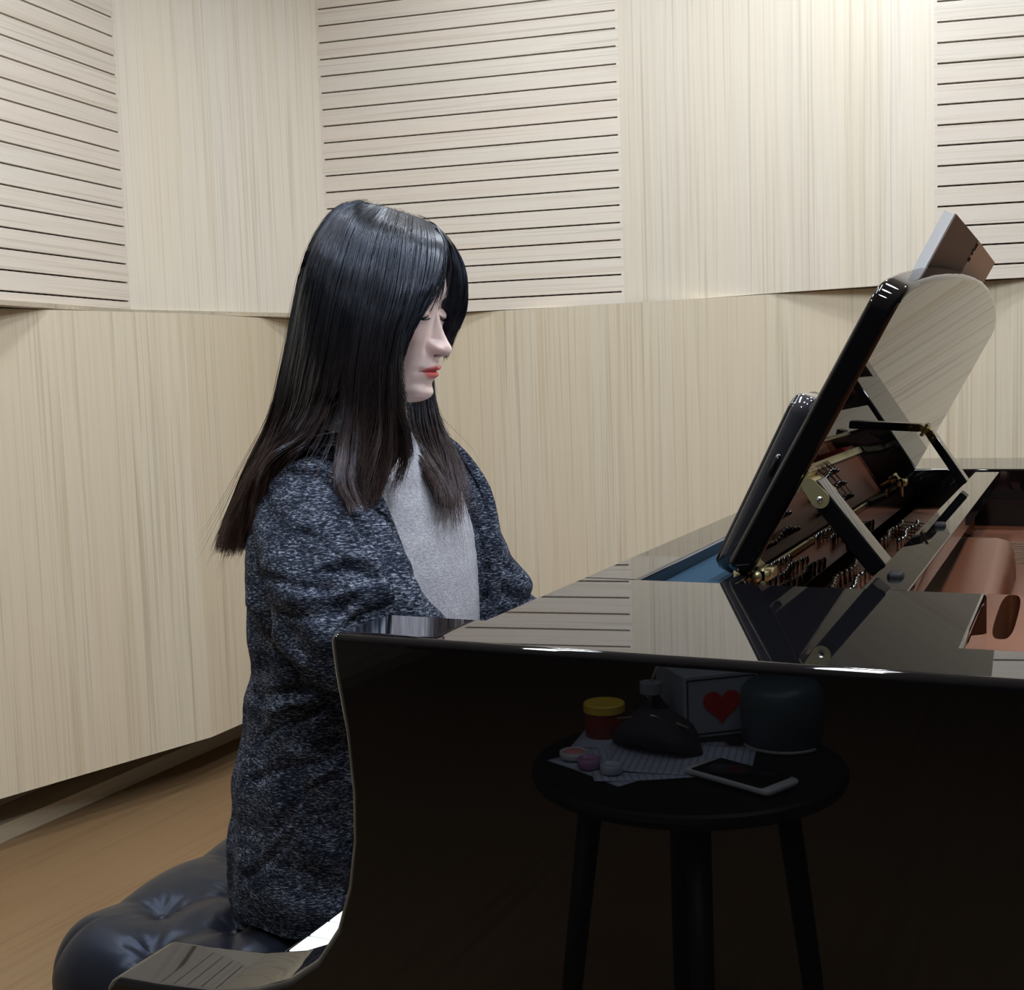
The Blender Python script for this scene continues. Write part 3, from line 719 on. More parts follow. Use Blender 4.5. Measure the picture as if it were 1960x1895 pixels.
# eyelashes
for s_ in (-1, 1):
    lm = MB()
    for k in range(34):
        q = -1+2*k/33; yy = .0325+.0145*q; z_ = -.0115+.0030*((yy-.032)/.014)**2
        i_ = int(np.argmin(np.abs(zs-z_))); j_ = int(np.argmin(np.where(ca_[i_] > 0, np.abs(Yh[i_]-s_*yy), 9)))
        x_ = X[i_, j_]
        p0 = Vector((x_-.001, s_*yy, z_)); ln = .0048
        lm.tube([head_w(p0), head_w(p0+Vector((ln*.55, s_*q*.0018, -.0024))), head_w(p0+Vector((ln, s_*q*.0032, -.0024)))], [.0009, .0006, .0002], 4)
    lm.obj('eyelashes', M_hair, person, True)

# --- clothes: helper that unions closed shells by voxel remesh and adds folds
def cloth(name, mb, m, voxel, folds=None, smooth_it=4):
    o = mb.obj(name, m, None, True)
    rm = o.modifiers.new('r', 'REMESH'); rm.mode = 'VOXEL'; rm.voxel_size = voxel; rm.use_smooth_shade = True
    sm = o.modifiers.new('s', 'SMOOTH'); sm.iterations = smooth_it; sm.factor = .5
    dg = bpy.context.evaluated_depsgraph_get(); dg.update()
    me = bpy.data.meshes.new_from_object(o.evaluated_get(dg)); o.modifiers.clear(); old = o.data; o.data = me; me.name = name
    n_ = len(me.vertices); co = np.empty(n_*3); me.vertices.foreach_get('co', co); co = co.reshape(-1, 3)
    no = np.array([v.normal[:] for v in me.vertices])
    if folds is not None:
        d = folds(co, no); co = co+no*d[:, None]; me.vertices.foreach_set('co', co.ravel())
    me.polygons.foreach_set('use_smooth', [True]*len(me.polygons)); me.update()
    put(o, person); return o
# trousers and shoes
M_trs = mat('trousers_black', (.010, .010, .013), .85)
mb = MB()
for yh in (1.185, 1.345):
    kn = Vector((-.455, yh-.02 if yh < 1.26 else yh+.02, .532)); hp = Vector((-.80, yh, .585)); anl = Vector((-.50, kn.y, .10))
    mb.tube([hp, hp.lerp(kn, .3), hp.lerp(kn, .7), kn, kn+Vector((.012, 0, -.04)), kn.lerp(anl, .35), kn.lerp(anl, .7), anl], [.088, .082, .066, .056, .056, .053, .044, .040], 24)
mb.rings([ell((-.805, 1.265, z), a, b_) for z, a, b_ in ((.500, .10, .15), (.515, .122, .168), (.58, .128, .172), (.66, .112, .15), (.70, .09, .13))])
cloth('trousers', mb, M_trs, .006)
for yh in (1.165, 1.365):
    sh = MB(); sh.rings([[(x, yh+w*math.cos(2*PI*k/20), max(.004, h0+h*math.sin(2*PI*k/20))) for k in range(20)] for x, w, h0, h in ((-.56, .018, .03, .02), (-.545, .032, .04, .038), (-.50, .036, .05, .055), (-.45, .038, .04, .045), (-.38, .044, .03, .032), (-.33, .040, .026, .024), (-.305, .022, .02, .014))])
    sh.obj('shoe', M_blackm, person, True)
# pale grey top
M_top = mat('grey_knit', (.36, .36, .40), .95, spec=.15); nt = M_top.node_tree; tc = nt.nodes.new('ShaderNodeTexCoord')
n1 = noise_tex(nt, tc.outputs['Object'], (1, 1, 2.2), 260, 4, .7); n2 = noise_tex(nt, tc.outputs['Object'], (1, 1, 1.6), 40, 3, .6)
r1 = ramp(nt, [(.32, (.34, .34, .385)), (.5, (.45, .45, .495)), (.70, (.66, .66, .70))]); nt.links.new(n1.outputs['Fac'], r1.inputs[0])
r2 = ramp(nt, [(.3, (.86, .86, .88)), (.7, (1, 1, 1))]); nt.links.new(n2.outputs['Fac'], r2.inputs[0])
nt.links.new(mix(nt, r1.outputs[0], r2.outputs[0], 1, 'MULTIPLY'), nt.nodes['Principled BSDF'].inputs['Base Color'])
bp = nt.nodes.new('ShaderNodeBump'); bp.inputs['Strength'].default_value = .6; bp.inputs['Distance'].default_value = .002; nt.links.new(n1.outputs['Fac'], bp.inputs['Height']); nt.links.new(bp.outputs[0], nt.nodes['Principled BSDF'].inputs['Normal'])
def nz(p, s, seed=0): return mnoise.noise(Vector((p[0]*s+seed, p[1]*s, p[2]*s)))
def folds_top(co, no): return np.array([.0025*nz((p[0], p[1], p[2]*.3), 28, 3)+.0007*nz(p, 160, 5) for p in co])
mb = MB(); R = []
for z, cx, a, b_ in ((1.070, -.782, .052, .052), (1.058, -.781, .060, .062), (1.045, -.780, .070, .082), (1.02, -.775, .086, .110), (.985, -.770, .094, .132), (.94, -.768, .103, .142), (.90, -.768, .108, .143), (.86, -.768, .109, .142), (.80, -.768, .107, .140), (.72, -.775, .112, .145), (.64, -.785, .120, .155), (.56, -.79, .125, .165)):
    R.append(ell((cx, 1.262, z), a, b_, 60))
mb.rings(R); cloth('top', mb, M_top, .0045, folds_top)
# marled cardigan
M_card = mat('marled_knit', (.05, .06, .09), .95, spec=.12); nt = M_card.node_tree; tc = nt.nodes.new('ShaderNodeTexCoord')
n1 = noise_tex(nt, tc.outputs['Object'], (1, 1, 4.2), 185, 3, .62, .35); n2 = noise_tex(nt, tc.outputs['Object'], (1, 1, 2.5), 22, 3, .6, .2); n3 = noise_tex(nt, tc.outputs['Object'], (1, 1, 2.2), 420, 2, .6)
md = nt.nodes.new('ShaderNodeMath'); md.operation = 'MULTIPLY_ADD'; md.inputs[1].default_value = .30
nt.links.new(n2.outputs['Fac'], md.inputs[0]); nt.links.new(n1.outputs['Fac'], md.inputs[2])
md2 = nt.nodes.new('ShaderNodeMath'); md2.operation = 'MULTIPLY_ADD'; md2.inputs[1].default_value = .28
nt.links.new(n3.outputs['Fac'], md2.inputs[0]); nt.links.new(md.outputs[0], md2.inputs[2])
r1 = ramp(nt, [(.68, (.005, .007, .013)), (.79, (.019, .024, .040)), (.88, (.080, .092, .126)), (.98, (.25, .275, .33))]); nt.links.new(md2.outputs[0], r1.inputs[0])
nt.links.new(r1.outputs[0], nt.nodes['Principled BSDF'].inputs['Base Color'])
bp = nt.nodes.new('ShaderNodeBump'); bp.inputs['Strength'].default_value = .5; bp.inputs['Distance'].default_value = .0015; nt.links.new(n3.outputs['Fac'], bp.inputs['Height']); nt.links.new(bp.outputs[0], nt.nodes['Principled BSDF'].inputs['Normal'])
def sil_cx(px, a, b_, cy, z):
    py = 742+(1.12-z)*2334/1.47; d_ = ray(px, py); q = (d_.x*math.cos(yaw)+d_.y*math.sin(yaw))/(d_.y*math.cos(yaw)-d_.x*math.sin(yaw)); A_, B_ = math.cos(yaw)+math.sin(yaw)*q, math.sin(yaw)-math.cos(yaw)*q
    return (math.hypot(a*A_, b_*B_)-cy*B_)/A_
CY = 1.262
RI = []
#      z    left px  a     b     open near/far (degrees)  
rows = [(1.078, None, .062, .066, -58, 62, -.782), (1.066, None, .078, .090, -58, 56, -.783), (1.048, None, .092, .130, -55, 52, -.782), (1.022, None, .104, .150, -50, 46, -.778),
        (.990, None, .118, .168, -45, 40, -.774), (.955, 474, .130, .174, -41, 34, None), (.922, 471, .136, .174, -38, 30, None), (.890, 470, .138, .172, -35, 28, None),
        (.858, 471, .137, .170, -33, 26, None), (.826, 475, .134, .168, -31, 25, None), (.774, 480, .130, .166, -28, 24, None), (.730, 465, .136, .170, -28, 24, None),
        (.665, 449, .145, .180, -31, 24, None), (.60, 443, .150, .188, -24, 26, None), (.555, 441, .153, .192, -35, 28, None), (.525, 441, .155, .194, -24, 28, None), (.508, 443, .153, .192, -24, 28, None)]
for z, pxl, a, b_, t1, t2, cx in rows:
    if cx is None: cx = sil_cx(pxl, a, b_, CY, z); print('cx', z, round(cx, 3))
    th = np.radians(np.linspace(t2, 360+t1, 90)); TH = .011
    ex = lambda t: (1+.0*t)
    arc = lambda t: min(abs(t-th[0]), abs(th[-1]-t))*(a+b_)/2
    ext = [.0065*max(0, min(1, (.036-arc(t))/.004)) if z > .6 else 0 for t in th]
    outer = [Vector((cx+(a+e)*math.cos(t), CY+(b_+e)*math.sin(t), z)) for t, e in zip(th, ext)]
    inner = [Vector((cx+(a-TH)*math.cos(t), CY+(b_-TH)*math.sin(t), z)) for t in th[::-1]]
    # the front bands stand forward a little
    RI.append(outer+inner)
for side in (0, 1):
    RB = []
    for z, pxl, a, b_, t1, t2, cx in rows:
        if z > 1.07 or z < .52: continue
        if cx is None: cx = sil_cx(pxl, a, b_, CY, z)
        m_ = (a+b_)/2; t0 = math.radians(t1 if side == 0 else t2); sg = -1 if side == 0 else 1; q_ = []
        for k in range(9):
            e = k/8; t = t0+sg*(-.004+.036*e)/m_; h_ = .0145 if .08 < e < .92 else .010
            q_.append(Vector((cx+(a+h_)*math.cos(t), CY+(b_+h_)*math.sin(t), z)))
        for k in range(8, -1, -1):
            e = k/8; t = t0+sg*(-.004+.036*e)/m_; q_.append(Vector((cx+(a-.001)*math.cos(t), CY+(b_-.001)*math.sin(t), z)))
        RB.append(q_)
    fbd = MB().rings(RB, True, True).obj('front_band', M_card, None, True); put(fbd, person)
    sb_ = fbd.modifiers.new('s', 'SUBSURF'); sb_.levels = sb_.render_levels = 1
mb = MB(); mb.rings(RI, True, True)
def sleeve(S_, E_, W_, sgn, sc=1.0):
    up = S_+Vector((.0, -sgn*.040, .014))
    P_ = [up, S_.lerp(E_, .12)+Vector((0, 0, -.004)), S_.lerp(E_, .4)+Vector((0, 0, -.010)), S_.lerp(E_, .75)+Vector((0, 0, -.008)), E_, E_.lerp(W_, .22), E_.lerp(W_, .5), E_.lerp(W_, .8), E_.lerp(W_, .93)]
    Rr = [q_*sc for q_ in [.054, .064, .075, .078, .072, .062, .052, .043, .040]]
    mb.tube(P_, Rr, 36)
sleeve(SR, ER, WR, -1); sleeve(SL, EL, WL, 1, .86)
# shoulder caps
for S_, sg in ((SR, -1), (SL, 1)):
    c = S_+Vector((-.004, -sg*.012, -.002)); R = []
    for k in range(13):
        a_ = PI*k/12; R.append([c+Vector((.062*math.sin(a_)*math.cos(2*PI*j/28), .060*math.sin(a_)*math.sin(2*PI*j/28), .062*math.cos(a_))) for j in range(28)])
    mb.rings(R)
def folds_card(co, no):
    out = np.empty(len(co))
    for i, p in enumerate(co):
        x, y, z = p
        near_arm = max(0, min(1, (1.17-y)/.06))*max(0, min(1, (z-.80)/.05)); far_arm = max(0, min(1, (y-1.36)/.05))*max(0, min(1, (z-.80)/.05))
        arm = max(near_arm, far_arm)
        w1 = mnoise.noise(Vector((x*9, y*9, z*9)))
        # sleeve folds run from the armpit down and forward
        s_ = (x*.62+z*.78)*85+w1*3.2
        fa = (abs(math.sin(s_*.5))**1.3-.5)*.0105*arm*(.35+.65*max(0, min(1, (1.02-z)/.12)))
        # body: slack horizontal-ish drag lines low on the back and side, vertical ones by the front bands
        s2 = (z*.9+.35*y+.25*x)*60+w1*4.5
        low = max(0, min(1, (.82-z)/.08))
        fb = (math.sin(s2)*.5)*.0095*low*(.4+.6*max(0, mnoise.noise(Vector((x*4+7, y*4, z*3)))*1.6+.4))
        s3 = math.atan2(y-CY, x+.86)*18+w1*2.5
        fc = math.sin(s3)*.0022*(1-arm)
        out[i] = fa+fb+fc+.0035*mnoise.noise(Vector((x*16+3, y*16, z*16)))+.0008*mnoise.noise(Vector((x*90, y*90, z*90)))
    return out
CREASES = [([(600,898),(640,928),(680,990),(720,1062),(752,1125),(772,1190)], .011, 9), ([(678,930),(715,1000),(742,1065),(762,1130),(778,1200)], .008, 6),
           ([(530,908),(570,902),(612,908),(645,935)], .007, 6), ([(612,1092),(655,1083),(700,1098),(735,1118)], .008, 8), ([(650,1205),(700,1172),(745,1158),(775,1180)], .009, 8),
           ([(560,1010),(610,1030),(660,1078)], .004, 8), ([(500,1100),(560,1120),(640,1130)], .004, 9), ([(520,1175),(600,1180),(680,1150)], .005, 9),
           ([(480,1425),(540,1385),(600,1362),(660,1330)], .007, 9), ([(490,1335),(560,1322),(640,1345)], .006, 9), ([(520,1600),(580,1520),(650,1485)], .006, 9), ([(470,1500),(540,1470),(620,1460)], .005, 9), ([(465,1690),(520,1640),(560,1600)], .005, 9),
           ([(930,1090),(960,1080),(1000,1112)], .007, 7), ([(920,1150),(955,1128),(990,1150)], .007, 7), ([(905,985),(925,1060),(940,1150)], .006, 6)]
RIDGES = [([(620,930),(660,990),(700,1060),(735,1125),(755,1185)], .006, 12), ([(700,930),(735,1000),(762,1065),(785,1130),(800,1195)], .006, 8), ([(640,1060),(700,1072),(745,1100)], .005, 10), ([(560,1150),(640,1140),(720,1132)], .005, 10), ([(500,1365),(580,1345),(650,1310)], .006, 12), ([(540,1560),(600,1500),(660,1455)], .005, 12), ([(940,1110),(975,1105),(1000,1135)], .005, 8)]
UNDER = [(466,1128),(500,1178),(545,1235),(590,1275),(630,1296),(680,1310)]
def seg_d(P, poly):
    best = np.full(len(P), 1e9); side = np.zeros(len(P)); tt = np.zeros(len(P))
    for k in range(len(poly)-1):
        a = np.array(poly[k], float); b_ = np.array(poly[k+1], float); ab = b_-a; t = np.clip(((P-a)@ab)/(ab@ab), 0, 1); q = a+t[:, None]*ab
        d = np.linalg.norm(P-q, axis=1); m_ = d < best; best[m_] = d[m_]; side[m_] = (ab[0]*(P-a)[:, 1]-ab[1]*(P-a)[:, 0])[m_]; tt[m_] = ((k+t)/(len(poly)-1))[m_]
    return best, side, tt
def sculpt(co, no):
    out = folds_card(co, no); v = co-np.array(EYE); z = v@np.array(FW); P = np.stack([980+F*(v@np.array(CR))/z, 947.5-F*(v@np.array(CU))/z], 1)
    face_ = np.clip(-(no*v).sum(1)/np.linalg.norm(v, axis=1)*2.5, 0, 1)
    for poly, amp, w_ in CREASES:
        d, _, t = seg_d(P, poly); out -= amp*np.exp(-(d/w_)**2)*np.clip(np.minimum(t, 1-t)*5+.25, 0, 1)*face_
    for poly, amp, w_ in RIDGES:
        d, _, t = seg_d(P, poly); out += amp*np.exp(-(d/w_)**2)*np.clip(np.minimum(t, 1-t)*5+.25, 0, 1)*face_
    d, sd, t = seg_d(P, UNDER); ok = face_*(P[:, 0] < 690)*(co[:, 1] < 1.25)
    out += np.where(sd > 0, -.026*np.exp(-d/45)*(1-np.exp(-d/4)), .010*np.exp(-(d/22)**2))*ok*np.clip(t*6+.3, 0, 1)
    return out
cloth('cardigan', mb, M_card, .0036, sculpt, 3)

# ------------------------------------------------------------------ hair
G = at_y
N = [
 [(834,432,1.262),(850,466,1.235),(846,510,1.208),(828,560,1.192),(800,602,1.180),(776,636,1.172),(763,664,1.170),(757,690,1.170)],
 [(824,426,1.260),(838,466,1.225),(830,530,1.192),(802,590,1.172),(768,655,1.160),(758,735,1.158),(774,800,1.162),(786,870,1.170)],
 [(812,421,1.258),(822,462,1.215),(812,540,1.180),(785,610,1.162),(760,680,1.152),(758,770,1.152),(774,858,1.158),(748,940,1.145)],
 [(795,415,1.256),(796,460,1.205),(785,550,1.168),(762,630,1.150),(745,720,1.142),(742,820,1.140),(735,900,1.135),(712,965,1.120)],
 [(772,407,1.255),(762,455,1.195),(745,560,1.158),(722,660,1.138),(712,760,1.132),(708,850,1.125),(690,925,1.110),(688,990,1.098)],
 [(748,399,1.255),(725,448,1.190),(700,560,1.150),(680,680,1.130),(672,780,1.122),(660,860,1.105),(650,920,1.080),(668,968,1.070)],
 [(728,394,1.256),(690,442,1.192),(655,560,1.150),(630,680,1.135),(612,770,1.128),(575,838,1.110),(525,885,1.095),(500,975,1.095)],
 [(712,391,1.258),(674,412,1.212),(634,520,1.166),(602,680,1.145),(584,780,1.140),(548,848,1.122),(502,915,1.112),(480,1015,1.120)],
 [(700,390,1.260),(657,405,1.232),(608,508,1.185),(574,690,1.165),(554,790,1.160),(522,870,1.150),(484,960,1.140),(462,1045,1.150)],
 [(694,389,1.264),(642,403,1.252),(590,500,1.218),(551,690,1.205),(528,800,1.205),(492,890,1.200),(454,980,1.200),(428,1046,1.205)],
 [(692,389,1.270),(638,403,1.272),(582,498,1.262),(543,690,1.258),(520,800,1.262),(482,890,1.268),(446,980,1.272),(422,1040,1.275)],
 [(697,389,1.268),(647,403,1.295),(596,500,1.315),(560,690,1.325),(540,800,1.335),(505,890,1.345),(475,980,1.350),(455,1045,1.352)],
 [(704,389,1.263),(668,401,1.315),(634,500,1.355),(612,690,1.375),(600,800,1.385),(575,890,1.395),(560,980,1.400),(550,1045,1.400)],
 [(725,393,1.261),(700,415,1.335),(690,550,1.380),(685,690,1.385),(690,800,1.392),(700,890,1.400),(715,960,1.400),(735,1010,1.395)],
 [(752,400,1.259),(755,420,1.332),(750,550,1.372),(750,690,1.375),(760,790,1.380),(795,860,1.385),(845,905,1.390),(872,950,1.390)],
 [(780,410,1.258),(800,430,1.322),(805,550,1.360),(806,690,1.362),(816,790,1.350),(850,848,1.350),(884,905,1.330),(892,985,1.300)],
 [(806,419,1.259),(840,448,1.310),(842,560,1.345),(828,690,1.348),(832,780,1.335),(856,860,1.300),(880,945,1.265),(894,1022,1.250)],
 [(822,426,1.260),(862,470,1.298),(850,560,1.325),(790,680,1.330),(768,778,1.290),(780,850,1.258),(850,935,1.225),(858,1018,1.212)],
]
Bg = [
 [(836,432,1.262),(858,462,1.258),(868,500,1.268),(863,540,1.282),(859,575,1.293),(856,600,1.300),(856,618,1.306),(853,634,1.312)],
 [(834,430,1.266),(863,464,1.270),(880,505,1.285),(880,550,1.298),(875,585,1.308),(868,608,1.314),(862,625,1.320),(855,640,1.324)],
 [(830,427,1.270),(864,462,1.285),(888,508,1.302),(893,552,1.316),(889,588,1.326),(880,612,1.332),(870,628,1.336),(858,642,1.340)],
 [(824,424,1.274),(860,458,1.300),(886,512,1.322),(890,560,1.338),(880,600,1.346),(864,625,1.350),(850,650,1.352),(838,690,1.354)],
]
def grid(T): return np.array([[list(G(*p)) for p in row] for row in T])
GN, GB = grid(N), grid(Bg)
def cr(P, t):            # catmull-rom along axis 0, t array in [0, n-1]
    n_ = len(P); i = np.clip(np.floor(t).astype(int), 0, n_-2); f = t-i
    p0, p1, p2, p3 = P[np.maximum(i-1, 0)], P[i], P[i+1], P[np.minimum(i+2, n_-1)]
    f = f.reshape(f.shape+(1,)*(P.ndim-1))
    return .5*((2*p1)+(-p0+p2)*f+(2*p0-5*p1+4*p2-p3)*f*f+(-p0+3*p1-3*p2+p3)*f**3)
def surf(Gd, u, v):      # u guide coordinate array (n,), v (m,) -> (n, m, 3)
    Pu = cr(Gd, u)       # n x 8 x 3
    Pv = cr(np.swapaxes(Pu, 0, 1), v)
    return np.swapaxes(Pv, 0, 1)
def strands(Gd, n_, nv, depth, rad, clump=.55, vend=(.86, 1.04), axis=None, fly=.0015, seed=0, ulim=None, nclump=60, tipw=.9, split=None, wavy=0):
    rg = np.random.default_rng(seed); nu = len(Gd)-1
    lo, hi = ulim or (0, nu)
    u = rg.uniform(lo, hi, n_); cl = np.sort(rg.uniform(lo, hi, nclump)); uc = cl[np.argmin(np.abs(u[:, None]-cl[None]), 1)]
    ve = rg.uniform(vend[0], vend[1], n_)*7
    if wavy:
        ve = np.where((u < 4.8) | (u > 12.5), ve-rg.uniform(0, 1, n_)**1.5*1.5, ve)
        ve = np.where((u > 14.2) | (u < 1.8), ve-rg.uniform(0, 1, n_)**1.1*1.6, ve)
    ve = np.minimum(ve + .25*np.sin(uc*5.3)*.6, 7.3)
    vs_ = rg.uniform(0, .12, n_); dep = rg.uniform(0, 1, n_)**1.3*depth
    tt = np.linspace(0, 1, nv); out = np.empty((n_, nv, 3))
    jit = rg.normal(0, 1, (n_, 3)); ph_ = rg.uniform(0, 6.28, n_)
    cj = rg.normal(0, 1, (nclump, 3))[np.argmin(np.abs(u[:, None]-cl[None]), 1)]
    for k, t in enumerate(tt):
        v = vs_+(ve-vs_)*t
        w_ = clump*np.clip((t-.35)/.65, 0, 1)**1.5
        uu = u*(1-w_)+uc*w_+.03*np.sin(ph_+t*7)
        if split is not None:
            fr_ = uu-split; m_ = (fr_ > 0) & (fr_ < 1); q_ = np.clip((v-3.2)/3.2, 0, 1)
            uu = np.where(m_, split+fr_*(1-q_)+q_*(fr_ > .45), uu)
        uu = np.clip(uu, lo, hi)
        # evaluate per strand
        i = np.clip(np.floor(uu).astype(int), 0, nu-1); f = (uu-i)[:, None, None]
        g0, g1, g2, g3 = Gd[np.maximum(i-1, 0)], Gd[i], Gd[i+1], Gd[np.minimum(i+2, nu)]
        rows_ = .5*((2*g1)+(-g0+g2)*f+(2*g0-5*g1+4*g2-g3)*f*f+(-g0+3*g1-3*g2+g3)*f**3)
        vv = np.clip(v, 0, 7); e = v-vv
        j = np.clip(np.floor(vv).astype(int), 0, 6); f2 = (vv-j)[:, None]; ar = np.arange(n_)
        q0, q1, q2, q3 = rows_[ar, np.maximum(j-1, 0)], rows_[ar, j], rows_[ar, j+1], rows_[ar, np.minimum(j+2, 7)]
        P = .5*((2*q1)+(-q0+q2)*f2+(2*q0-5*q1+4*q2-q3)*f2*f2+(-q0+3*q1-3*q2+q3)*f2**3)+(q2-q1)*e[:, None]
        ax = axis(v) if axis is not None else None
        if ax is not None:
            d = ax-P; d /= np.linalg.norm(d, axis=1, keepdims=True)
            P = P+d*(dep*np.clip(.25+t*2, 0, 1))[:, None]
        P = P+np.stack([np.sin(uc*31+t*6), np.cos(uc*23+t*5), 0*uc], 1)*(.0012*min(1, t*4))
        P = P+jit*fly*t**2*1.0+cj*.0045*np.clip(t-.3, 0, 1)
        P = P+np.stack([np.sin(uc*9.1+t*8), np.cos(uc*5.7+t*7), 0*uc], 1)*(.0055*wavy*min(1, max(0, (t-.55)/.45))) if wavy else P
        out[:, k] = P
    return out
def ribbons(name, S_, rad, m, parent, sides=3, taper=.25):
    n_, nv, _ = S_.shape
    T = np.gradient(S_, axis=1); T /= np.linalg.norm(T, axis=2, keepdims=True)+1e-9
    ref = np.array([.31, .22, .92]); U = np.cross(T, ref); U /= np.linalg.norm(U, axis=2, keepdims=True)+1e-9; W = np.cross(T, U)
    tt = np.linspace(0, 1, nv); rr_ = rad*(1-(1-taper)*np.clip((tt-.75)/.25, 0, 1))*np.ones((n_, 1))
    V = np.stack([S_+(U*math.cos(2*PI*k/sides)+W*math.sin(2*PI*k/sides))*rr_[..., None] for k in range(sides)], 2)   # n nv sides 3
    V = V.reshape(-1, 3)
    base_ = (np.arange(n_)*nv*sides)[:, None, None]; ii = (np.arange(nv-1)*sides)[None, :, None]; kk = np.arange(sides)[None, None, :]; k2 = (kk+1) % sides
    a = base_+ii+kk; b_ = base_+ii+k2; Q = np.stack([a, b_, b_+sides, a+sides], -1).reshape(-1, 4)
    me = bpy.data.meshes.new(name); me.vertices.add(len(V)); me.vertices.foreach_set('co', V.astype(np.float32).ravel())
    me.loops.add(Q.size); me.loops.foreach_set('vertex_index', Q.astype(np.int32).ravel())
    me.polygons.add(len(Q)); me.polygons.foreach_set('loop_start', (np.arange(len(Q))*4).astype(np.int32)); me.update(calc_edges=True)
    me.polygons.foreach_set('use_smooth', [True]*len(Q)); me.materials.append(m); me.update()
    return link(name, me, parent)
# axis of the hair mass at each stage, used to push inner strands inwards
AX = GN[4:15].mean(axis=0)
AX[0] = np.array(head_w((0, 0, .06))); AX[1] = np.array(head_w((-.01, 0, .05))); AX[2] = np.array(head_w((-.01, 0, .02))); AX[3] = np.array(head_w((-.02, 0, -.04)))
def axis_fn(v): return cr(AX, np.clip(v, 0, 7))
# hair gets browner to the ends
nt = M_hair.node_tree; tc = nt.nodes.new('ShaderNodeTexCoord'); sx = nt.nodes.new('ShaderNodeSeparateXYZ'); nt.links.new(tc.outputs['Object'], sx.inputs[0])
mr = nt.nodes.new('ShaderNodeMapRange'); mr.inputs[1].default_value = 1.20; mr.inputs[2].default_value = .93; nt.links.new(sx.outputs['Z'], mr.inputs[0])
nh = noise_tex(nt, tc.outputs['Object'], (60, 60, 4), 1, 2)
rh = ramp(nt, [(.0, (.007, .007, .009)), (.35, (.016, .011, .010)), (1, (.075, .041, .031))]); nt.links.new(mr.outputs[0], rh.inputs[0])
rn = ramp(nt, [(.3, (.55, .55, .55)), (.7, (1.5, 1.45, 1.4))]); nt.links.new(nh.outputs['Fac'], rn.inputs[0])
nt.links.new(mix(nt, rh.outputs[0], rn.outputs[0], 1, 'MULTIPLY'), nt.nodes['Principled BSDF'].inputs['Base Color'])
M_hair.node_tree.nodes['Principled BSDF'].inputs['Specular Tint'].default_value = (.70, .82, 1.10, 1)
hair_root = None
SN = strands(GN, 21000, 24, .014, .0, axis=axis_fn, seed=1, nclump=150, split=5, wavy=1)
hair = ribbons('hair', SN, .00043, M_hair, person)
SB = strands(GB, 1500, 18, .006, .0, axis=axis_fn, seed=2, nclump=26, clump=.5, vend=(.93, 1.02))
ribbons('bangs', SB, .00042, M_hair, hair)
SF = strands(GN, 380, 24, .006, .0, axis=None, seed=3, nclump=60, clump=.3, fly=.014, vend=(.95, 1.06), ulim=(3.2, 16.0))
SF[:, :, :] += np.random.default_rng(4).normal(0, .0016, (380, 1, 3))
ribbons('loose_strands', SF, .00022, M_hair, hair)
WB = [[(836,432,1.255),(850,466,1.240),(848,510,1.222),(836,556,1.205),(818,590,1.192),(796,620,1.182),(782,645,1.176),(772,665,1.172)],
      [(837,432,1.258),(856,468,1.252),(859,510,1.250),(856,548,1.250),(850,580,1.248),(842,600,1.244),(836,612,1.240),(830,622,1.236)]]
SW = strands(grid(WB), 95, 18, .003, .0, axis=axis_fn, seed=6, nclump=10, clump=.35, vend=(.42, .62))
ribbons('wispy_fringe', SW, .00030, M_hair, hair)
# the body of the hair beneath the outer strands
def under(Gd, name, d, vmax, parent, nu=90, nv=40, lo=0, hi=None):
    u = np.linspace(lo, hi if hi is not None else len(Gd)-1, nu); v = np.linspace(0, vmax, nv); P = surf(Gd, u, v)
    ax = axis_fn(v)[None]; D = ax-P; D /= np.linalg.norm(D, axis=2, keepdims=True)
    f = np.clip(.08+v/2.2, 0, 1)[None, :, None]
    P1 = P+D*d*f; P2 = P+D*(d+.006)*f
    mb = MB(); n1_ = nu*nv
    fs = [(i*nv+j, (i+1)*nv+j, (i+1)*nv+j+1, i*nv+j+1) for i in range(nu-1) for j in range(nv-1)]
    mb.add([tuple(p) for p in P1.reshape(-1, 3)]+[tuple(p) for p in P2.reshape(-1, 3)], fs+[tuple(q+n1_ for q in reversed(f_)) for f_ in fs])
    return mb.obj(name, M_under, parent, True, recalc=False)
M_under = mat('hair_under', (.010, .008, .008), .55, spec=.25)
under(GN, 'hair_underlayer', .010, 6.2, hair, nu=34, lo=0, hi=5.0)
under(GN, 'hair_underlayer', .010, 4.6, hair, nu=12, lo=4.95, hi=6.05)
under(GN, 'hair_underlayer', .010, 6.3, hair, nu=60, lo=6.0)
under(GB, 'bangs_underlayer', .005, 6.0, hair)

# ------------------------------------------------------------------ side table and the things on it (seen mirrored in the piano's side)
TZ = .59
table = thing('side_table', 'round black side table facing the glossy piano side, covered with small items', 'table', (-.49, -.35, 0))
M_tb = mat('table_black', (.006, .0065, .007), .5)
MB().lathe([(.0001, TZ-.022), (.205, TZ-.022), (.214, TZ-.018), (.217, TZ-.010), (.215, TZ-.003), (.210, TZ), (.0001, TZ)], -.49, -.35, 64).obj('table_top', M_tb, table, False)
for k in range(4):
    a = math.radians(68+90*k); x0, y0_ = -.49+.13*math.cos(a), -.35+.13*math.sin(a); x1, y1_ = -.49+.20*math.cos(a), -.35+.20*math.sin(a)
    MB().tube([(x0, y0_, TZ-.02), ((x0+x1)/2, (y0_+y1_)/2, TZ/2), (x1, y1_, 0.001)], [.017, .015, .010], 16).obj('leg', M_tb, table, True)
def mt(n_, c, r=.5, **k): return mat(n_, c, r, **k)
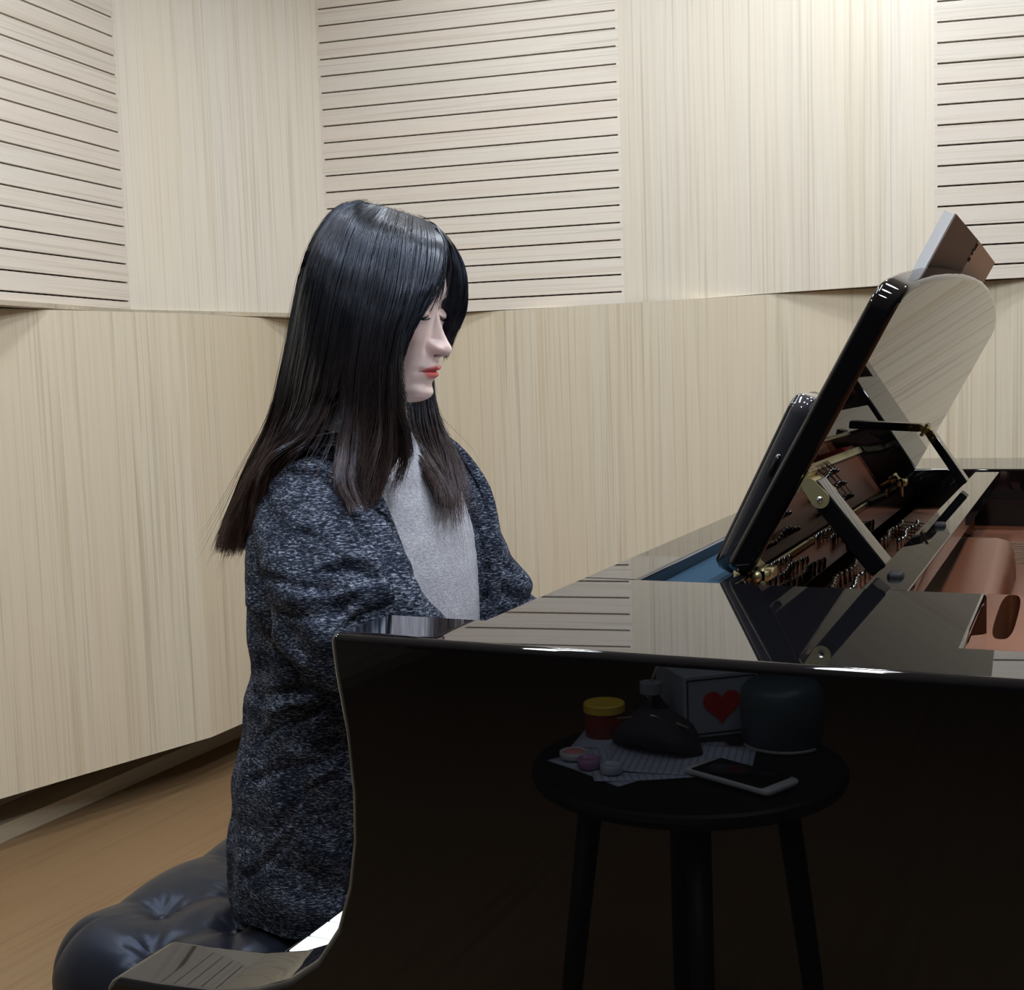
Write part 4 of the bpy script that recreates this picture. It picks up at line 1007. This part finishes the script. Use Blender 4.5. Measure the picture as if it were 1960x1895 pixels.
# tissue box with a heart
tb = thing('tissue_box', 'white tissue box printed with a red heart on side table', 'box', (-.502, -.54, TZ))
Mx = Matrix.Translation((-.512, -.524, TZ)) @ Matrix.Rotation(math.radians(-40), 4, 'Z')
bevel(MB().box(-.060, .060, -.055, .055, .0005, .095, 0, Mx).obj('carton', mt('carton_white', (.34, .37, .43)), tb), .002)
heart = [(.030*(16*math.sin(t)**3)/16, .048+.028*(13*math.cos(t)-5*math.cos(2*t)-2*math.cos(3*t)-math.cos(4*t))/16) for t in [2*PI*k/48 for k in range(48)]]
mb = MB(); n_ = len(heart); mb.add([Mx @ Vector((x, .0556, z)) for x, z in heart]+[Mx @ Vector((x, .0562, z)) for x, z in heart], [tuple(range(n_-1, -1, -1)), tuple(range(n_, 2*n_))]+[(i, (i+1) % n_, (i+1) % n_+n_, i+n_) for i in range(n_)])
mb.obj('printed_heart', mt('heart_red', (.55, .03, .02)), tb)
mb = MB()
for (x0, x1, z0, z1) in ((-.055, .055, .006, .008), (-.055, .055, .087, .089), (-.055, -.053, .006, .089), (.053, .055, .006, .089)): mb.box(x0, x1, .0551, .0556, z0, z1, 0, Mx)
mb.obj('printed_border', M_blackm, tb)
ti = MB().lathe([(.001, .094), (.028, .0955), (.022, .099), (.012, .103), (.001, .104)], 0, 0, 20); ti.v = [tuple(Mx @ Vector((x*1.2+.004*math.sin(z*400), y, z))) for x, y, z in ti.v]; ti.obj('tissue', M_paper, tb, True)
# round dark pot beside the box
c_ = thing('lidded_pot', 'dark blue-grey round pot behind the papers on side table', 'pot', (-.385, -.47, TZ))
MB().lathe([(.0001, TZ), (.050, TZ), (.056, TZ+.01), (.060, TZ+.05), (.058, TZ+.082), (.050, TZ+.092), (.0001, TZ+.094)], -.385, -.470, 40).obj('pot_body', mt('pot_slate', (.06, .085, .10), .4), c_, True)
MB().tube([(-.385+.056*math.cos(a), -.470+.056*math.sin(a), TZ+.004) for a in np.linspace(.4, 2.6, 16)], .0025, 8).obj('pot_handle', mt('cord_grey', (.3, .3, .3)), c_, True)
# yellow lidded jar
j_ = thing('jar', 'dark red jar with a yellow lid on side table', 'jar', (-.645, -.43, TZ))
MB().lathe([(.0001, TZ), (.026, TZ), (.029, TZ+.004), (.029, TZ+.038), (.026, TZ+.044), (.0001, TZ+.044)], -.640, -.425, 36).obj('jar_body', mt('jar_red', (.22, .03, .015), .3), j_, True)
MB().lathe([(.0001, TZ+.040), (.031, TZ+.040), (.031, TZ+.051), (.029, TZ+.053), (.0001, TZ+.053)], -.640, -.425, 36).obj('jar_lid', mt('lid_yellow', (.75, .52, .06), .4), j_)
# bottle with a straw
b_ = thing('bottle', 'small dark bottle with a thin straw leaning out of its neck', 'bottle', (-.575, -.445, TZ))
MB().lathe([(.0001, TZ), (.024, TZ), (.026, TZ+.005), (.026, TZ+.045), (.014, TZ+.060), (.014, TZ+.068), (.0001, TZ+.068)], -.575, -.450, 28).obj('bottle_body', M_phone, b_, True)
MB().lathe([(.0001, TZ+.066), (.0165, TZ+.066), (.0165, TZ+.082), (.0001, TZ+.082)], -.575, -.450, 28).obj('cap', mt('cap_grey', (.28, .30, .34), .4), b_)
MB().tube([(-.575, -.450, TZ+.080), (-.556, -.464, TZ+.135)], .0018, 10).obj('straw', mt('straw_tan', (.55, .48, .36)), b_, True)
# dark pouch
p_ = thing('pouch', 'dark soft pouch lying on the papers of side table', 'pouch', (-.54, -.37, TZ))
mb = MB(); R = []
for k in range(13):
    t = -1+2*k/12; h_ = .050*(1-abs(t)**3)+.003; w_ = .042*(1-abs(t)**4)+.006
    R.append([Vector((-.545+t*.070, -.382+t*.012+w_*math.cos(a), TZ+.006+h_*(.5+.5*math.sin(a))+.002*math.sin(9*t+3*a))) for a in [2*PI*j/24 for j in range(24)]])
mb.rings(R).obj('pouch_body', mt('pouch_cloth', (.035, .03, .045), .8), p_, True)
MB().tube([(-.60, -.372, TZ+.046), (-.545, -.366, TZ+.056), (-.490, -.358, TZ+.046)], .0018, 8).obj('zipper', M_brass, p_, True)
# papers
M_sheet = mat('sheet_paper', (.55, .60, .75), .7); nt = M_sheet.node_tree; tc = nt.nodes.new('ShaderNodeTexCoord'); wv = nt.nodes.new('ShaderNodeTexWave'); wv.bands_direction = 'Y'; wv.inputs['Scale'].default_value = 32; nt.links.new(tc.outputs['Object'], wv.inputs['Vector'])
rw = ramp(nt, [(.80, (.42, .46, .60)), (.95, (.24, .26, .35))]); nt.links.new(wv.outputs['Fac'], rw.inputs[0]); nt.links.new(rw.outputs[0], nt.nodes['Principled BSDF'].inputs['Base Color'])
for k, (x, y, a, zz, w_, h_, lab) in enumerate([(-.560, -.345, 28, .0006, .15, .21, 'lowest printed sheet under the pouch on side table'), (-.520, -.335, 62, .0014, .15, .21, 'printed sheet reaching toward the phone on side table'),
                                        (-.610, -.385, -8, .0022, .12, .16, 'small printed sheet under the yellow lidded jar'), (-.500, -.350, 80, .0030, .14, .20, 'topmost printed sheet curling beside the phone')]):
    mb = MB(); nn_ = 8; vs = []
    for i in range(nn_+1):
        for j in range(nn_+1):
            u_, v__ = i/nn_-.5, j/nn_-.5; vs.append((u_*w_, v__*h_, .0008*(1+math.sin(5*u_+4*v__+k))+.010*max(0, v__-.30)*(k % 2)))
    fs = [(i*(nn_+1)+j, (i+1)*(nn_+1)+j, (i+1)*(nn_+1)+j+1, i*(nn_+1)+j+1) for i in range(nn_) for j in range(nn_)]
    o = mb.add(vs, fs).obj('sheet_of_paper', M_sheet, None, True); so = o.modifiers.new('t', 'SOLIDIFY'); so.thickness = .0003
    o.location = (x, y, TZ+zz); o.rotation_euler = (0, 0, math.radians(a)); tag(o, lab, 'paper', 'printed sheets on the side table')
# white phone on the table edge
ph2 = thing('smartphone', 'white-edged smartphone lying on the side table beside the papers', 'phone', (-.40, -.295, TZ))
PM = Matrix.Translation((-.400, -.290, TZ+.0046)) @ Matrix.Rotation(math.radians(-66), 4, 'Z')
slab(MB(), .034, .071, .009, 0, .0075, PM).obj('phone_body', mt('phone_white', (.60, .62, .66), .25), ph2, True)
slab(MB(), .0315, .058, .003, .0068, .0079, PM).obj('screen', M_phone, ph2, True)
for (x, y, r_, h_, colr, nm, lab) in ((-.640, -.302, .020, .014, (.55, .58, .60), 'cosmetic_jar', 'low white cosmetic jar holding pink cream near table edge'),
                                   (-.604, -.268, .016, .018, (.40, .22, .42), 'cosmetic_jar', 'small purple cosmetic jar between the white one and clear one'),
                                   (-.568, -.258, .015, .016, (.45, .52, .60), 'cosmetic_jar', 'small clear bluish cosmetic jar on side table')):
    t = thing(nm, lab, 'jar', (x, y, TZ), 'cosmetic jars on the side table')
    MB().lathe([(.0001, TZ+.0048), (r_*.9, TZ+.0048), (r_, TZ+.007), (r_, TZ+h_), (r_*.86, TZ+h_+.001), (r_*.84, TZ+h_-.002), (.0001, TZ+h_-.002)], x, y, 28).obj('jar_body', mt('jar_c', colr, .25), t, True)
    if r_ > .018: MB().lathe([(.0001, TZ+h_-.0019), (r_*.82, TZ+h_-.0019), (r_*.6, TZ+h_+.001), (.0001, TZ+h_+.002)], x, y, 24).obj('cream', mt('cream_pink', (.70, .25, .28), .5), t, True)
